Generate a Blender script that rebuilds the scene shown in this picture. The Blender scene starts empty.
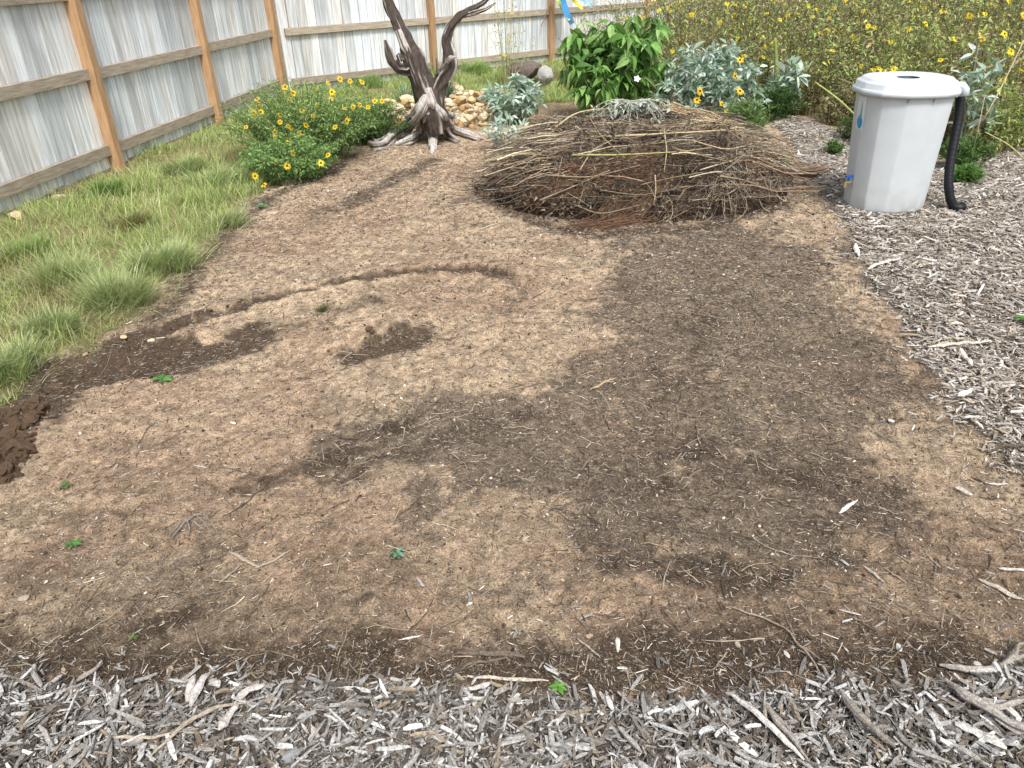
import bpy, math, random
import numpy as np
from mathutils import Matrix, Vector
random.seed(7)
RS = np.random.RandomState(11)
R_ = math.radians
SC = bpy.context.scene
COL = SC.collection

# ---------------------------------------------------------------- camera
FPX, PITCH, ROLL, CH = 743.0, R_(29.65), R_(1.4), 1.6
cp, sp, cr, sr = math.cos(PITCH), math.sin(PITCH), math.cos(ROLL), math.sin(ROLL)
cam = bpy.data.cameras.new('camera')
camo = bpy.data.objects.new('camera', cam); COL.objects.link(camo)
rt0, up0, fw = Vector((1, 0, 0)), Vector((0, sp, cp)), Vector((0, cp, -sp))
rt = rt0*cr - up0*sr; up = rt0*sr + up0*cr
m = Matrix((rt, up, -fw)).transposed().to_4x4(); m.translation = (0, 0, CH)
camo.matrix_world = m
cam.lens = FPX/1024*36; cam.sensor_width = 36; cam.clip_end = 500; cam.clip_start = 0.05
SC.camera = camo

# ---------------------------------------------------------------- sky, sun, exposure
SUN_EL, SUN_AZ = R_(56), R_(164)      # azimuth measured clockwise from +Y; high, hazy, from behind right
w = bpy.data.worlds.new('World'); SC.world = w; w.use_nodes = True
nt = w.node_tree; bg = nt.nodes['Background']
sky = nt.nodes.new('ShaderNodeTexSky'); sky.sky_type = 'NISHITA'; sky.sun_disc = False
sky.sun_elevation = SUN_EL; sky.sun_rotation = SUN_AZ; sky.dust_density = 4; sky.air_density = 1.2
hs = nt.nodes.new('ShaderNodeHueSaturation'); hs.inputs['Saturation'].default_value = 0.35
nt.links.new(sky.outputs[0], hs.inputs['Color']); nt.links.new(hs.outputs[0], bg.inputs[0])
bg.inputs[1].default_value = 0.125
sl = bpy.data.lights.new('sun', 'SUN'); sl.energy = 2.0; sl.angle = R_(14); sl.color = (1, .965, .91)
so = bpy.data.objects.new('sun', sl); COL.objects.link(so)
sd = Vector((math.sin(SUN_AZ)*math.cos(SUN_EL), math.cos(SUN_AZ)*math.cos(SUN_EL), math.sin(SUN_EL)))
so.rotation_euler = sd.to_track_quat('Z', 'Y').to_euler(); so.location = (0, 0, 20)
SC.view_settings.view_transform = 'Standard'; SC.view_settings.look = 'None'
SC.view_settings.exposure = 0.72; SC.view_settings.gamma = 1
SC.view_settings.use_curve_mapping = False

# ---------------------------------------------------------------- mapping photo directions to real places
def ray(x, y):
    u = (x-512)/FPX; v = -(y-384)/FPX
    u2 = u*cr+v*sr; v2 = -u*sr+v*cr
    return np.array([u2, cp+v2*sp, -sp+v2*cp])
def G(x, y, z=0.0):
    d = ray(x, y); t = (z-CH)/d[2]; return d*t+np.array([0, 0, CH])
def P(x, y, Y):                       # point on the upright plane at depth Y
    d = ray(x, y); return d*(Y/d[1])+np.array([0, 0, CH])

# ---------------------------------------------------------------- noise
def _h(ix, iy, s):
    n = (ix.astype(np.int64)*374761393 + iy.astype(np.int64)*668265263 + s*1274126177) & 0xffffffff
    n = ((n ^ (n >> 13))*1274126177) & 0xffffffff
    return ((n ^ (n >> 16)) & 0xffff)/65535.0
def vn(x, y, s=0):
    ix = np.floor(x); iy = np.floor(y); fx = x-ix; fy = y-iy
    fx = fx*fx*(3-2*fx); fy = fy*fy*(3-2*fy)
    a = _h(ix, iy, s); b = _h(ix+1, iy, s); c = _h(ix, iy+1, s); d = _h(ix+1, iy+1, s)
    return (a*(1-fx)+b*fx)*(1-fy)+(c*(1-fx)+d*fx)*fy
def fbm(x, y, s=0, o=4):
    r = 0; a = .5; t = 0
    for i in range(o):
        r = r+a*vn(x, y, s+i*17); t += a; a *= .5; x = x*2.03+3.1; y = y*2.03+1.7
    return r/t
def sstep(a, b, x):
    t = np.clip((x-a)/(b-a), 0, 1); return t*t*(3-2*t)
def in_poly(X, Y, poly):              # signed distance, positive inside
    d = np.full(X.shape, 1e9); ins = np.zeros(X.shape, bool); n = len(poly)
    for i in range(n):
        ax, ay = poly[i]; bx, by = poly[(i+1) % n]
        ex, ey = bx-ax, by-ay
        t = np.clip(((X-ax)*ex+(Y-ay)*ey)/(ex*ex+ey*ey+1e-12), 0, 1)
        d = np.minimum(d, np.hypot(X-ax-t*ex, Y-ay-t*ey))
        c = ((ay > Y) != (by > Y)) & (X < (bx-ax)*(Y-ay)/((by-ay) if by != ay else 1e-9)+ax)
        ins ^= c
    return np.where(ins, d, -d)
def d_line(X, Y, pts):
    d = np.full(X.shape, 1e9)
    for (ax, ay), (bx, by) in zip(pts[:-1], pts[1:]):
        ex, ey = bx-ax, by-ay
        t = np.clip(((X-ax)*ex+(Y-ay)*ey)/(ex*ex+ey*ey+1e-12), 0, 1)
        d = np.minimum(d, np.hypot(X-ax-t*ex, Y-ay-t*ey))
    return d
def W2(pts): return [tuple(G(x, y)[:2]) for x, y in pts]

LAWN = W2([(-10, 405), (40, 362), (100, 345), (138, 318), (150, 288), (196, 258), (235, 214), (262, 186), (322, 168), (330, 135), (395, 118), (400, 108)]) + \
       [(-1.0, 10.7), (-.2, 10.9), (.3, 10.2), (1.9, 10.2), (2.6, 15.8), (.9, 14.6), (-3.1, 11.6), (-3.95, 5.0), (-4.2, 2.2), (-3.0, 2.2)]
PATH = W2([(772, 122), (788, 142), (815, 180), (838, 212), (857, 245), (868, 290), (903, 322), (925, 375), (945, 405), (975, 438), (1030, 490)]) + \
       [(1.62, 1.3), (1.3, .9), (6, .5), (8, 7.4), (4.9, 7.1), (4.0, 6.45), (3.55, 6.5), (3.45, 7.3), (3.25, 8.5), (3.0, 8.75)]
FRONT = W2([(-150, 668), (0, 674), (60, 684), (130, 690), (220, 684), (300, 692), (420, 688), (520, 702), (640, 702), (700, 708), (780, 694), (900, 692), (960, 684), (1030, 664)]) + [(1.7, 1.35), (2.2, .9), (2.2, .2), (-3, .2), (-3, 1.3)]
LITTER = W2([(622, 238), (700, 225), (838, 238), (870, 290), (905, 350), (925, 400), (905, 440), (880, 500), (880, 565), (720, 592), (590, 568), (520, 505), (450, 495), (360, 478), (320, 455), (430, 405), (560, 395), (612, 330)])
DARKS = [  # (points, half width m, strength, edge softness m)
    ([(20, 385), (90, 366), (160, 352), (232, 338)], .19, 1.0, .08),
    ([(110, 348), (135, 338), (190, 320), (250, 302), (350, 281), (430, 268), (500, 270)], .040, 1.0, .03),
    ([(240, 330), (300, 322), (360, 330)], .05, .45, .14),
    ([(500, 270), (528, 285), (520, 300)], .025, .5, .05),
    ([(360, 345), (405, 332)], .10, 1.0, .08),
    ([(340, 312), (375, 300)], .05, .5, .1),
    ([(432, 160), (395, 180), (350, 203)], .09, .75, .1),
    ([(320, 212), (345, 206)], .10, .55, .1),
    ([(500, 168), (470, 195), (440, 212)], .05, .4, .12),
    ([(150, 330), (175, 300), (200, 262), (240, 222), (268, 196), (330, 172), (350, 155)], .05, .8, .10),
    ([(-20, 450), (20, 425), (45, 405)], .12, .9, .08),
    ([(0, 400), (60, 372), (140, 340)], .07, .9, .06),
    ([(250, 486), (330, 462), (430, 410)], .06, .6, .09),
    ([(350, 468), (440, 440), (520, 420)], .07, .55, .10),
    ([(-40, 650), (60, 640), (130, 628), (150, 600)], .05, .5, .08),
    ([(90, 676), (200, 660), (330, 668), (430, 672), (560, 668), (700, 668), (820, 660), (950, 655)], .05, .95, .05),
    ([(-60, 665), (120, 672)], .02, .7, .05),
    ([(640, 640), (760, 640), (900, 640)], .04, .4, .07),
    ([(-40, 640), (40, 655), (120, 640), (190, 612)], .07, .75, .10),
    ([(90, 668), (260, 655), (420, 662), (640, 655), (820, 645), (940, 640)], .075, .7, .09),
    ([(200, 600), (280, 630), (330, 650)], .04, .5, .08),
    ([(340, 605), (365, 600)], .02, .6, .04),
    ([(320, 645), (300, 650)], .03, .5, .04),
    ([(500, 200), (540, 225), (600, 238), (700, 228), (780, 205)], .07, .85, .10),
    ([(520, 150), (490, 190)], .10, .4, .15),
    ([(160, 575), (230, 545)], .04, .35, .06),
    ([(640, 470), (760, 460), (860, 480)], .12, .5, .25),
    ([(600, 555), (740, 580), (860, 560)], .05, .5, .08),
    ([(700, 300), (660, 420), (600, 480)], .10, .4, .2),
]
DARKS = [(W2(p), wd, s, e) for p, wd, s, e in DARKS]
TRENCH = W2([(10, 395), (90, 370), (160, 354), (235, 335)])
FURROW = W2([(130, 342), (190, 322), (250, 302), (350, 281), (430, 268), (500, 270), (528, 285)])
HOLE = W2([(365, 343), (400, 334)])

DUG = W2([(110, 352), (135, 342), (190, 324), (250, 306), (350, 285), (430, 272), (500, 274), (526, 290), (505, 312), (440, 340), (380, 362), (250, 372), (120, 380), (40, 398), (30, 385)])
def m_mulch(X, Y):
    j = (fbm(X*7, Y*7, 5, 3)-.5)*.16
    a = in_poly(X, Y, PATH)+j; b = in_poly(X, Y, FRONT)+j*.45
    return sstep(-.03, .04, a), sstep(-.015, .02, b)
def H(X, Y):
    X = np.asarray(X, float); Y = np.asarray(Y, float)
    near = 1-sstep(9, 14, Y)
    z = (fbm(X*1.3, Y*1.3, 1, 3)-.5)*.06 + (fbm(X*9, Y*9, 2, 3)-.5)*.03*near
    z = z + (fbm(X*38, Y*38, 3, 3)-.5)*.016*near
    dt = d_line(X, Y, TRENCH); z = z-.045*(1-sstep(.10, .20, dt))
    df = d_line(X, Y, FURROW)+(vn(X*11, Y*11, 77)-.5)*.03
    z = z-.032*(1-sstep(.01, .06, df)) + .008*np.exp(-((df-.10)/.04)**2)
    di = in_poly(X, Y, DUG)+(vn(X*10, Y*10, 79)-.5)*.04; z = z-.030*sstep(-.015, .03, di)*(1-.6*sstep(.1, .45, di))
    dh = d_line(X, Y, HOLE)+(vn(X*9, Y*9, 78)-.5)*.06; z = z-.05*(1-sstep(.03, .17, dh))
    a, b = m_mulch(X, Y)
    z = z + .02*a*1 + .014*b
    return z
def Hs(x, y): return float(H(np.array([x]), np.array([y]))[0])
def darkness(X, Y):
    n1 = fbm(X*6, Y*6, 40, 4)-.5; n2 = fbm(X*18, Y*18, 44, 3)-.5
    k = np.zeros(X.shape)
    for pts, wd, s, e in DARKS:
        d = d_line(X, Y, pts)+n1*np.minimum(e*3.2, wd*1.3)+n2*np.minimum(e*2, wd*1.2)
        k = np.maximum(k, s*(1-sstep(wd-e*.6, wd+e, d)))
    return np.clip(k + sstep(.60, .74, fbm(X*3.1, Y*4.4, 61, 4))*.25, 0, 1)
def litterness(X, Y):
    n1 = fbm(X*3.2, Y*3.2, 50, 4)-.5
    a = in_poly(X, Y, LITTER)+n1*.75+(fbm(X*16, Y*16, 58, 3)-.5)*.35
    return sstep(-.12, .16, a)

# ---------------------------------------------------------------- mesh helpers
def tag(o, label=None, cat=None, group=None, kind=None):
    if label: o['label'] = label
    if cat: o['category'] = cat
    if group: o['group'] = group
    if kind: o['kind'] = kind
    return o
def thing(name, label, cat, loc=(0, 0, 0), group=None, rz=0):
    o = bpy.data.objects.new(name, None); COL.objects.link(o); o.location = loc; o.rotation_euler = (0, 0, rz)
    o.empty_display_size = .1
    return tag(o, label, cat, group)
class MB:
    """collects vertices, faces and colours into one mesh"""
    def __init__(s): s.v = []; s.f = []; s.c = []; s.n = 0
    def add(s, V, F, C):
        V = np.asarray(V, float).reshape(-1, 3)
        C = np.asarray(C, float)
        if C.ndim == 1: C = np.tile(C, (len(V), 1))
        for f in (F if isinstance(F, list) else [F]):
            if len(f): s.f.append(np.asarray(f, np.int64)+s.n)
        s.v.append(V); s.c.append(C); s.n += len(V)
    def build(s, name, mat, parent=None, smooth=False, loc=None):
        V = np.concatenate(s.v); C = np.concatenate(s.c)
        if loc is not None: V = V-np.asarray(loc)
        me = bpy.data.meshes.new(name)
        me.vertices.add(len(V)); me.vertices.foreach_set('co', V.astype(np.float32).ravel())
        tot = np.concatenate([np.full(len(f), f.shape[1]) for f in s.f]); idx = np.concatenate([f.ravel() for f in s.f])
        st = np.concatenate([[0], np.cumsum(tot)[:-1]])
        me.loops.add(len(idx)); me.loops.foreach_set('vertex_index', idx.astype(np.int32))
        me.polygons.add(len(tot)); me.polygons.foreach_set('loop_start', st.astype(np.int32))
        me.polygons.foreach_set('use_smooth', np.full(len(tot), smooth))
        me.update(calc_edges=True)
        at = me.color_attributes.new('Col', 'FLOAT_COLOR', 'POINT')
        at.data.foreach_set('color', np.c_[C, np.ones(len(C))].astype(np.float32).ravel())
        me.materials.append(mat)
        o = bpy.data.objects.new(name, me); COL.objects.link(o)
        if parent is not None: o.parent = parent
        elif loc is not None: o.location = loc
        return o
def rot(yaw, pitch, roll):            # (N) -> (N,3,3)
    cy, sy, cq, sq, c, s = np.cos(yaw), np.sin(yaw), np.cos(pitch), np.sin(pitch), np.cos(roll), np.sin(roll)
    z = np.zeros_like(yaw); o = np.ones_like(yaw)
    A = np.stack([cy, -sy, z, sy, cy, z, z, z, o], -1).reshape(-1, 3, 3)
    B = np.stack([cq, z, -sq, z, o, z, sq, z, cq], -1).reshape(-1, 3, 3)
    D = np.stack([o, z, z, z, c, -s, z, s, c], -1).reshape(-1, 3, 3)
    return A @ B @ D
def inst(mb, tv, tf, pos, R, scale, col, tcol=None):
    N = len(pos); K = len(tv)
    V = np.einsum('nij,nkj->nki', R, tv[None]*scale[:, None, :])+pos[:, None]
    F = [(np.asarray(f)[None]+(np.arange(N)*K)[:, None, None]).reshape(-1, len(f[0])) for f in tf]
    C = np.repeat(col[:, None], K, 1)
    if tcol is not None: C = C*tcol[None]
    mb.add(V.reshape(-1, 3), F, C.reshape(-1, 3))
def tubes(mb, paths, radii, sides, col, squash=1.0):   # paths (N,K,3) radii (N,K) col (N,3)/(N,K,3)
    paths = np.asarray(paths, float); N, K, _ = paths.shape
    T = np.gradient(paths, axis=1); T /= np.linalg.norm(T, axis=2, keepdims=True)+1e-9
    ref = np.where(np.abs(T[..., 2:3]) > .85, np.array([1., 0, 0]), np.array([0, 0, 1.]))
    A = np.cross(T, ref); A /= np.linalg.norm(A, axis=2, keepdims=True)+1e-9
    B = np.cross(T, A)
    th = np.arange(sides)/sides*2*np.pi
    V = paths[:, :, None]+radii[:, :, None, None]*(A[:, :, None]*np.cos(th)[None, None, :, None]+squash*B[:, :, None]*np.sin(th)[None, None, :, None])
    a = np.arange(K-1)[:, None]*sides; j = np.arange(sides)[None]
    q = np.stack([a+j, a+(j+1) % sides, a+sides+(j+1) % sides, a+sides+j], -1).reshape(-1, 4)
    F = (q[None]+(np.arange(N)*K*sides)[:, None, None]).reshape(-1, 4)
    fl = [F]
    caps = np.stack([np.arange(sides)[::-1], (K-1)*sides+np.arange(sides)])
    fl.append((caps[None]+(np.arange(N)*K*sides)[:, None, None]).reshape(-1, sides))
    col = np.asarray(col, float)
    if col.ndim == 1: col = np.tile(col, (N, 1))
    C = np.repeat(col[:, None], K, 1) if col.ndim == 2 else col
    C = np.repeat(C[:, :, None], sides, 2)
    mb.add(V.reshape(-1, 3), fl, C.reshape(-1, 3))
def pick(cols, N, var=.15, wts=None):
    c = np.array(cols, float)
    i = RS.choice(len(c), N, p=None if wts is None else np.array(wts)/sum(wts))
    return np.clip(c[i]*(1+RS.normal(0, var, (N, 1))), .004, .95)
def box(mb, c, s, col, R=None, bev=0.0):
    v = np.array([[x, y, z] for x in (-.5, .5) for y in (-.5, .5) for z in (-.5, .5)])*np.array(s)
    if R is not None: v = v @ np.asarray(R).T
    mb.add(v+np.array(c), np.array([[0, 1, 3, 2], [4, 6, 7, 5], [0, 4, 5, 1], [2, 3, 7, 6], [0, 2, 6, 4], [1, 5, 7, 3]]), col)

# ---------------------------------------------------------------- materials
def mat(name, rough=.85, noise=0, nscale=20, bump=0, bscale=60, trans=0, spec=.3, stretch=None, coord='Object'):
    m = bpy.data.materials.new(name); m.use_nodes = True; n = m.node_tree; L = n.links
    b = n.nodes['Principled BSDF']; b.inputs['Roughness'].default_value = rough
    b.inputs['Specular IOR Level'].default_value = spec
    at = n.nodes.new('ShaderNodeAttribute'); at.attribute_name = 'Col'; out = at.outputs['Color']
    tc = n.nodes.new('ShaderNodeTexCoord'); src = tc.outputs[coord]
    if stretch:
        mp = n.nodes.new('ShaderNodeMapping'); mp.inputs['Scale'].default_value = stretch
        L.new(src, mp.inputs[0]); src = mp.outputs[0]
    if noise:
        nz = n.nodes.new('ShaderNodeTexNoise'); nz.inputs['Scale'].default_value = nscale; nz.inputs['Detail'].default_value = 5
        L.new(src, nz.inputs[0])
        mr = n.nodes.new('ShaderNodeMapRange'); mr.inputs[1].default_value = .3; mr.inputs[2].default_value = .7
        mr.inputs[3].default_value = 1-noise; mr.inputs[4].default_value = 1+noise; L.new(nz.outputs[0], mr.inputs[0])
        vm = n.nodes.new('ShaderNodeVectorMath'); vm.operation = 'SCALE'; L.new(out, vm.inputs[0]); L.new(mr.outputs[0], vm.inputs['Scale'])
        out = vm.outputs[0]
    L.new(out, b.inputs['Base Color'])
    if bump:
        nb = n.nodes.new('ShaderNodeTexNoise'); nb.inputs['Scale'].default_value = bscale; nb.inputs['Detail'].default_value = 6
        L.new(src, nb.inputs[0])
        bp = n.nodes.new('ShaderNodeBump'); bp.inputs['Strength'].default_value = bump; bp.inputs['Distance'].default_value = .01
        L.new(nb.outputs[0], bp.inputs['Height']); L.new(bp.outputs[0], b.inputs['Normal'])
    if trans:
        tr = n.nodes.new('ShaderNodeBsdfTranslucent'); L.new(out, tr.inputs[0])
        mx = n.nodes.new('ShaderNodeMixShader'); mx.inputs[0].default_value = trans
        L.new(b.outputs[0], mx.inputs[1]); L.new(tr.outputs[0], mx.inputs[2]); L.new(mx.outputs[0], n.nodes['Material Output'].inputs[0])
    return m
M_leaf = mat('leaf', .6, .15, 30, trans=.3)
M_grass = mat('grass', .6, .12, 5, trans=.35)
M_twig = mat('twig', .9, .3, 60)
M_chip = mat('weathered_wood', .85, .38, 140, bump=.5, bscale=260, spec=.2)
M_stone = mat('stone', .9, .22, 22, bump=.6, bscale=40)
M_soil = mat('soil', .97, .35, 45, bump=1, bscale=90, spec=.1)
M_petal = mat('petal', .6, trans=.25)
M_board = mat('fence_board', .88, .30, 4, bump=.5, bscale=9, stretch=(9, 9, .55), spec=.2)
M_rail = mat('fence_rail', .85, .25, 6, bump=.4, bscale=12, stretch=(1.2, 1.2, 9), spec=.2)
M_post = mat('fence_post', .8, .22, 6, bump=.3, bscale=14, stretch=(9, 9, 1), spec=.2)
M_wood = mat('bleached_wood', .85, .35, 14, bump=.9, bscale=20, spec=.2, stretch=(3.2, 3.2, 1.1))
M_plastic = mat('barrel_plastic', .42, .04, 7, bump=.04, bscale=300, spec=.4)
M_rubber = mat('black_plastic', .5, spec=.35)
M_paper = mat('printed_label', .4)
M_cloth = mat('streamer_cloth', .7, trans=.3)
LO = lambda: None

# ground: colour masks are baked per vertex, the grain is procedural
def ground_mat():
    m = bpy.data.materials.new('ground_soil'); m.use_nodes = True; n = m.node_tree; L = n.links; N = n.nodes
    b = N['Principled BSDF']; b.inputs['Roughness'].default_value = .97; b.inputs['Specular IOR Level'].default_value = .12
    at = N.new('ShaderNodeAttribute'); at.attribute_name = 'Col'
    tc = N.new('ShaderNodeTexCoord')
    def nz(s, d, rg=.6):
        t = N.new('ShaderNodeTexNoise'); t.inputs['Scale'].default_value = s; t.inputs['Detail'].default_value = d
        t.inputs['Roughness'].default_value = rg; L.new(tc.outputs['Object'], t.inputs[0]); return t.outputs[0]
    def rng(x, a, c, d, e):
        r = N.new('ShaderNodeMapRange'); r.inputs[1].default_value = a; r.inputs[2].default_value = c
        r.inputs[3].default_value = d; r.inputs[4].default_value = e; L.new(x, r.inputs[0]); return r.outputs[0]
    def mul(a, c):
        k = N.new('ShaderNodeMath'); k.operation = 'MULTIPLY'; L.new(a, k.inputs[0]); L.new(c, k.inputs[1]); return k.outputs[0]
    f1 = rng(nz(45, 9, .85), .36, .64, .68, 1.32)
    f2 = rng(nz(160, 6, .85), .38, .62, .42, 1.58)
    f3 = rng(nz(420, 2, .6), .55, .72, 1.0, 1.5)
    vo = N.new('ShaderNodeTexVoronoi'); vo.inputs['Scale'].default_value = 75; L.new(tc.outputs['Object'], vo.inputs[0])
    f4 = rng(vo.outputs['Distance'], .0, .22, 1.35, 1.0)
    k = mul(mul(mul(f1, f2), f3), f4)
    s = N.new('ShaderNodeVectorMath'); s.operation = 'SCALE'; L.new(at.outputs[0], s.inputs[0]); L.new(k, s.inputs['Scale'])
    L.new(s.outputs[0], b.inputs['Base Color'])
    ad = N.new('ShaderNodeMath'); ad.operation = 'ADD'; L.new(nz(60, 8, .75), ad.inputs[0]); L.new(nz(230, 4, .7), ad.inputs[1])
    bp = N.new('ShaderNodeBump'); bp.inputs['Strength'].default_value = 1; bp.inputs['Distance'].default_value = .012
    L.new(ad.outputs[0], bp.inputs['Height']); L.new(bp.outputs[0], b.inputs['Normal'])
    return m
def axis(segs):
    o = []
    for a, b, s in segs: o += list(np.arange(a, b-1e-6, s))
    o.append(segs[-1][1]); return np.array(o)
gx = axis([(-160, -20, 20), (-20, -6, 1), (-6, -3.6, .08), (-3.6, -1.8, .025), (-1.8, 2.6, .012), (2.6, 4.5, .03), (4.5, 8, .1), (8, 30, 1.5), (30, 160, 20)])
gy = axis([(-60, -2, 6), (-2, .7, .15), (.7, 2.2, .009), (2.2, 4, .014), (4, 8, .025), (8, 12, .06), (12, 18, .2), (18, 40, 2), (40, 220, 20)])
GX, GY = np.meshgrid(gx, gy)
Z = H(GX, GY)
D = darkness(GX, GY); LT = litterness(GX, GY); MA, MBm = m_mulch(GX, GY)
LW = sstep(-.08, .08, in_poly(GX, GY, LAWN)+(fbm(GX*5, GY*5, 9, 3)-.5)*.3)
tan = np.array([.62, .472, .325]); tan2 = np.array([.55, .395, .270]); drk = np.array([.076, .053, .037]); lit = np.array([.125, .100, .078])
mul_ = np.array([.15, .125, .10]); lawn_c = np.array([.25, .23, .11])
n1 = fbm(GX*2.1, GY*2.1, 21, 4)[..., None]
C = tan2*(1-sstep(.35, .62, n1))+tan*sstep(.35, .62, n1)
fr = (1-sstep(1.35, 3.0, GY))[..., None]
C = C*(1-.12*fr)
n2 = sstep(.42, .58, fbm(GX*36, GY*36, 31, 5))[..., None]
C = C*(1-.34*(1-n2)); n3 = sstep(.52, .66, fbm(GX*5, GY*9, 37, 6))[..., None]; C = C*(1-.20*n3)
n4 = (sstep(.45, .62, fbm(GX*1.6+4, GY*2.0, 39, 4))*(1-sstep(1.4, 2.4, GY)))[..., None]; C = C*(1-.24*n4)
bl = lambda C, c, k: C*(1-k[..., None])+c*k[..., None]
fine = (fbm(GX*34, GY*34, 200, 4)-.5); fine2 = (fbm(GX*7, GY*12, 210, 6)-.5)
LT = sstep(.22, .80, LT*.92+fine*1.1+fine2*1.1); D = sstep(.12, .92, D+(fine*.8+fine2*.7)*np.minimum(D*3, 1))
C = bl(C, lit*(.55+.9*fbm(GX*14, GY*14, 33, 4)[..., None]), LT*(.50+.40*fbm(GX*5, GY*5, 35, 4)))
C = bl(C, drk, np.clip(D*1.0, 0, 1)*.92)
C = bl(C, lawn_c, LW*.85)
C = bl(C, mul_, np.maximum(MA, MBm))
far = sstep(8.5, 10, GY+.0*GX)*(1-LW)*(1-MA); C = bl(C, np.array([.13, .10, .065]), far*.7)
mb = MB(); ny, nx = GX.shape
ii = np.arange(ny*nx).reshape(ny, nx)
mb.add(np.stack([GX, GY, Z], -1), np.stack([ii[:-1, :-1], ii[:-1, 1:], ii[1:, 1:], ii[1:, :-1]], -1).reshape(-1, 4), C.reshape(-1, 3))
tag(mb.build('ground', ground_mat(), smooth=True), kind='structure')

# ---------------------------------------------------------------- fence
def lerp(a, b, t): return np.array(a)*(1-t)+np.array(b)*t
def fence(name, label, pts, x0, dirn, post_label=None):
    """pts: post positions along one straight line; boards behind, rails between the posts"""
    pts = [np.array(p, float) for p in pts]; a, b = pts[0], pts[-1]
    d = (b-a)/np.linalg.norm(b-a); nrm = np.array([-d[1], d[0]])*dirn   # towards the garden
    ang = math.atan2(d[1], d[0]); Rz = np.array([[math.cos(ang), -math.sin(ang), 0], [math.sin(ang), math.cos(ang), 0], [0, 0, 1]])
    root = thing(name, label, 'fence', (a[0], a[1], 0))
    loc = np.array([a[0], a[1], 0])
    L = np.linalg.norm(b-a); s = x0[0]; k = 0; mbb = MB(); grp = []
    bw = .14
    boards = []
    while s < x0[1]:
        c = a+d*(s+bw/2)-nrm*.045
        tone = RS.uniform(.72, 1.12); tint = RS.uniform(0, 1)
        colr = (np.array([.66, .71, .755])*(1-tint*.5)+np.array([.58, .52, .45])*tint*.6)*tone
        zt = 1.78+RS.uniform(-.012, .012); zb = .015+RS.uniform(0, .02)
        nseg = 4; W_ = bw-.007
        tilt = RS.normal(0, .004); off = RS.normal(0, .003)
        vs = []
        for zz in np.linspace(zb, zt, nseg):
            for uu, vv in ((-.5, -.5), (.5, -.5), (.5, .5), (-.5, .5)):
                p = c+d*(uu*W_+tilt*zz)+nrm*(vv*.016+off); vs.append([p[0], p[1], zz])
        fs = []
        for q in range(nseg-1):
            for e in range(4): fs.append([q*4+e, q*4+(e+1) % 4, q*4+4+(e+1) % 4, q*4+4+e])
        fs += [[3, 2, 1, 0], [(nseg-1)*4+e for e in range(4)]]
        boards.append((np.array(vs), np.array(fs), colr))
        s += bw
    # one board in each is its own part; past 100 the rest would be stuff
    for vs, fs, colr in boards[:100]:
        q = MB(); q.add(vs-loc, fs, colr); q.build('board', M_board, root)
    for i in range(len(pts)-1):
        A_, B_ = pts[i], pts[i+1]; Ls = np.linalg.norm(B_-A_)-.10
        mid = (A_+B_)/2-nrm*.008
        for zc in (.175, .815, 1.44):
            q = MB(); n = 6
            box(q, (mid[0]-loc[0], mid[1]-loc[1], zc+RS.normal(0, .003)), (Ls, .04, .09), np.array([.36, .305, .24])*RS.uniform(.85, 1.15), Rz)
            q.build('rail', M_rail, root)
    for p in (pts if post_label is None else pts[1:]):
        q = MB(); c = p+nrm*.012
        box(q, (c[0]-loc[0], c[1]-loc[1], .88), (.095, .095, 1.86), np.array([.42, .262, .145])*RS.uniform(.85, 1.12), Rz)
        o = q.build('post', M_post, root)
        bv = o.modifiers.new('bevel', 'BEVEL'); bv.width = .004; bv.segments = 1
    return root
fl = lambda y: np.array([-3.79+(y-5.6)*.1155, y])
LP = [fl(2.4), fl(4.75), fl(7.05), fl(9.15), fl(11.2)]
fence('wooden_fence', 'weathered grey board fence along the left lawn, running away from the viewer', LP, (-.1, 8.84), -1)
c0 = LP[-1]; dv = np.array([.85-c0[0], 14.5-c0[1]]); dv /= np.linalg.norm(dv)
BP = [c0+dv*s for s in (.10, 2.62, 5.16, 7.70, 10.6, 13.0)]
BP[0] = BP[0]+dv*.03
fence('wooden_fence', 'weathered grey board fence across the back, behind the dead tree', BP, (.0, 13.2), -1, 'skip corner')

# ---------------------------------------------------------------- rain barrel
bc = np.array([2.70, 5.26]); bz = Hs(*bc)-.005
root = thing('rain_barrel', 'pale grey-white plastic rain barrel with black overflow hose standing on the wood chip path', 'rain barrel', (bc[0], bc[1], bz)); root.scale = (.97, .97, 1.035)
NF = 11
def rfac(th, k):
    a = (np.asarray(th, float)+.13) % (2*np.pi/NF)-np.pi/NF
    return 1+k*(np.cos(np.pi/NF)/np.cos(a)-1)
def section(n, rx, ry, facet=8, k=.035, ph=0.0):
    th = np.arange(n)/n*2*np.pi; e = 2.4
    sx = np.sign(np.cos(th))*np.abs(np.cos(th))**(2/e); sy = np.sign(np.sin(th))*np.abs(np.sin(th))**(2/e)
    q = rfac(th, k)
    return np.stack([rx*sx*q, ry*sy*q], -1)
def loft(mb, rings, col, cap0=True, cap1=True):
    n = len(rings[0]); V = np.concatenate(rings); K = len(rings)
    q = [[a*n+j, a*n+(j+1) % n, (a+1)*n+(j+1) % n, (a+1)*n+j] for a in range(K-1) for j in range(n)]
    F = [np.array(q)]
    if cap0: F.append(np.arange(n)[::-1][None])
    if cap1: F.append(((K-1)*n+np.arange(n))[None])
    mb.add(V, F, col)
PL = np.array([.53, .575, .60])
nb = 220; rings = []
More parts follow.
